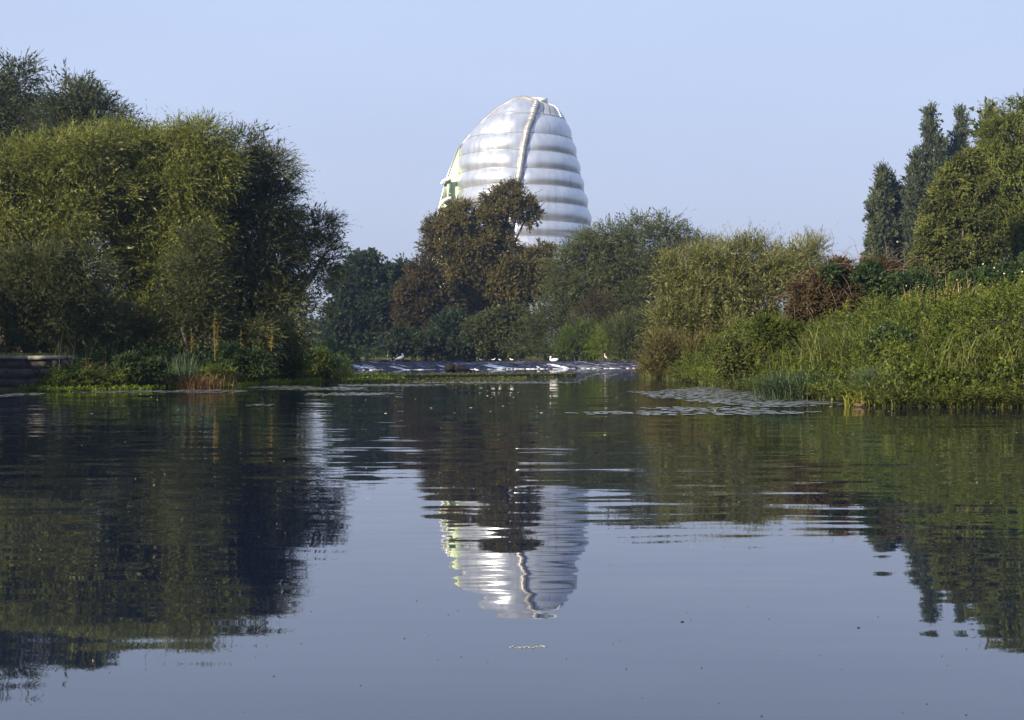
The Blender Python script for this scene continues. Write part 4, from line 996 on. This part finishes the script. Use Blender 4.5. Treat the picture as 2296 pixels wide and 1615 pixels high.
for u, v, fc, lab, s_ in ((1078, 806, -1, 'first small gull on the crest right of the log, head low', .8), (1106.5, 806, 1, 'plump white gull leaning forward on the weir crest', .95), (1121, 805, -1, 'slim white gull facing away between two others', .75), (1147, 805.5, -1, 'white gull nearest the dark ducks on the weir crest', .9)):
    bird('gull', lab, 'gull', pos(u, v, 150.2, UP), fc, GULL, GW, [(.23, .31, .008, .008), (.28, .295, .003, .003)], [(0, .13), (0, 0)], 'swan', 'gullwing' if u == 1121 else 'swan', s=s_, group='gulls standing on the weir')
bird('gull', 'gull standing among the floating plants below the weir', 'gull', pos(1069, 835, 117, .02), -1, GULL, GW, [(.23, .31, .008, .008), (.28, .295, .003, .003)], [(0, .13), (0, 0)], 'swan', 'gullwing', s=.85)
bird('gull', 'small white gull at the foot of the weir face', 'gull', pos(1207, 824, 139, .05), -1, GULL, GW, [(.23, .31, .008, .008), (.28, .295, .003, .003)], [(0, .13), (0, 0)], 'swan', 'swan', s=.7)
bird('gull', 'grey backed gull at the very start of the weir by the island', 'gull', pos(772, 808, 150, UP), 1, GULL, GW, [(.23, .31, .008, .008), (.28, .295, .003, .003)], [(0, .13), (0, 0)], 'swan', 'gullwing', s=.7)
DUCK = [(-.28, .14, .008, .008), (-.2, .10, .06, .035), (-.05, .06, .10, .08), (.1, .08, .085, .08), (.16, .14, .045, .05), (.18, .20, .04, .045), (.23, .22, .045, .045), (.29, .20, .025, .015), (.34, .19, .02, .006)]
for u, v, Y, z, fc, s_, lab in ((792, 806, 152, UP, 1, .9, 'dark duck on the upper river near the island tip'), (1163, 806, 151.5, UP, 1, .95, 'dark duck on the crest just beyond the row of gulls'), (1175, 806, 151.8, UP, -1, .9, 'second dark duck close behind the other on the crest'),
                               (848, 834.5, 118, 0, 1, 1.2, 'dark duck swimming among weed below the weir')):
    bird('duck', lab, 'duck', pos(u, v, Y, z), fc, DUCK, None, None, None, 'duck', s=s_, group='dark ducks at the weir')
bird('duck', 'brown mallard swimming close under the long grass bank', 'duck', pos(1927, 911, 42.0, 0), 1, DUCK, [(-.26, .15, .005, .005), (-.1, .12, .02, .05), (.06, .10, .02, .06), (.1, .10, .005, .01)], [(.28, .205, .024, .014), (.35, .19, .02, .006)], None, 'duckbrown', 'duckbrown', 'beak', s=.6)
HERON = [(-.30, .42, .01, .01), (-.22, .50, .06, .04), (-.10, .62, .10, .09), (.02, .74, .11, .11), (.08, .84, .07, .08), (.07, .94, .045, .05), (.03, 1.03, .036, .04), (.04, 1.10, .036, .036), (.09, 1.14, .045, .04), (.16, 1.14, .032, .028), (.20, 1.135, .02, .018)]
bird('heron', 'grey heron standing upright before the osiers on the weir edge', 'heron', pos(1357, 806, 149.6, UP-.05), -1, HERON, [(-.34, .42, .01, .01), (-.2, .54, .03, .07), (-.02, .70, .04, .10), (.05, .78, .01, .02)],
     [(.19, 1.135, .02, .02), (.28, 1.12, .012, .012), (.38, 1.10, .003, .003)], [(-.05, .58), (-.03, .30), (-.05, 0)], 'heron', 'heron', s=.74)
e = thing('driftwood', 'dark waterlogged stump with branches stranded below the weir', 'log', pos(1012, 832, 124, 0))
rng = np.random.default_rng(3); c = np.array(e.location)
g = Geo(); add_sweep(g, [c+np.array([-.55, 0, .25]), c+np.array([0, .1, .32]), c+np.array([.45, .2, .20])], [.30, .36, .22], n=9); add_sweep(g, [c+np.array([.3, .1, .25]), c+np.array([1.0, .2, .22]), c+np.array([1.75, .1, .02])], [.24, .17, .08], n=7); g.build('stump', M['driftwood'], e)
g = Geo()
for _ in range(12):
    b0 = c+np.array([rng.uniform(0, 1.6), rng.normal(0, .15), .12]); add_sweep(g, [b0, b0+np.array([rng.normal(.1, .3), rng.normal(0, .1), rng.uniform(.15, .5)])], [.02, .008], n=4)
tag(g.build('branches', M['driftwood'], e), kind='stuff')
e = thing('mooring_frame', 'thin metal post frame standing at the far water edge', 'frame', pos(877, 803, 200, .9)); c = np.array([*pos(877, 803, 200, 0)])
for dx, top in ((-.48, 1.55), (0, 1.75), (.42, 1.5)):
    g = Geo(); add_sweep(g, [c+np.array([dx, 0, .1]), c+np.array([dx, 0, top+.15])], .045, n=6); g.build('post', M['steel'], e)
g = Geo(); add_sweep(g, [c+np.array([-.48, 0, 1.66]), c+np.array([.42, 0, 1.6])], .035, n=5); g.build('rail', M['steel'], e)
for lab, u, s_ in (('low dark boulder lying on the crest beside the standing swan', 912, .5), ('flat dark stone at the crest near the island tip', 860, .7), ('dark stone lodged on the crest left of the gulls', 1050, .6)):
    rng = np.random.default_rng(int(u)); d = sphere_dirs(60, rng)
    a = np.linspace(0, 2*np.pi, 10)[:-1]; rows = []
    for zz, rr_ in ((0, 1), (.4, .95), (.8, .6), (1, .1)):
        rows.append(np.column_stack([rr_*np.cos(a)*s_*(.8+.3*rng.random(9)), rr_*np.sin(a)*s_*.6, np.full(9, zz*.24)]))
    V = np.vstack(rows); i, j = np.meshgrid(np.arange(9), np.arange(3)); F = np.stack([j*9+i, j*9+(i+1) % 9, (j+1)*9+(i+1) % 9, (j+1)*9+i], -1).reshape(-1, 4)
    p_ = pos(u, 806, 149.6, UP-.05); tag(mesh('crest_stone', V+np.array(p_), F, M['driftwood']), lab, 'stone')
S['tri_note'] = str(NTRI[0])
print('LEAFTRIS', NTRI[0], 'TRIS', sum(len(o_.data.loops)-2*len(o_.data.polygons) for o_ in S.objects if o_.type == 'MESH'))
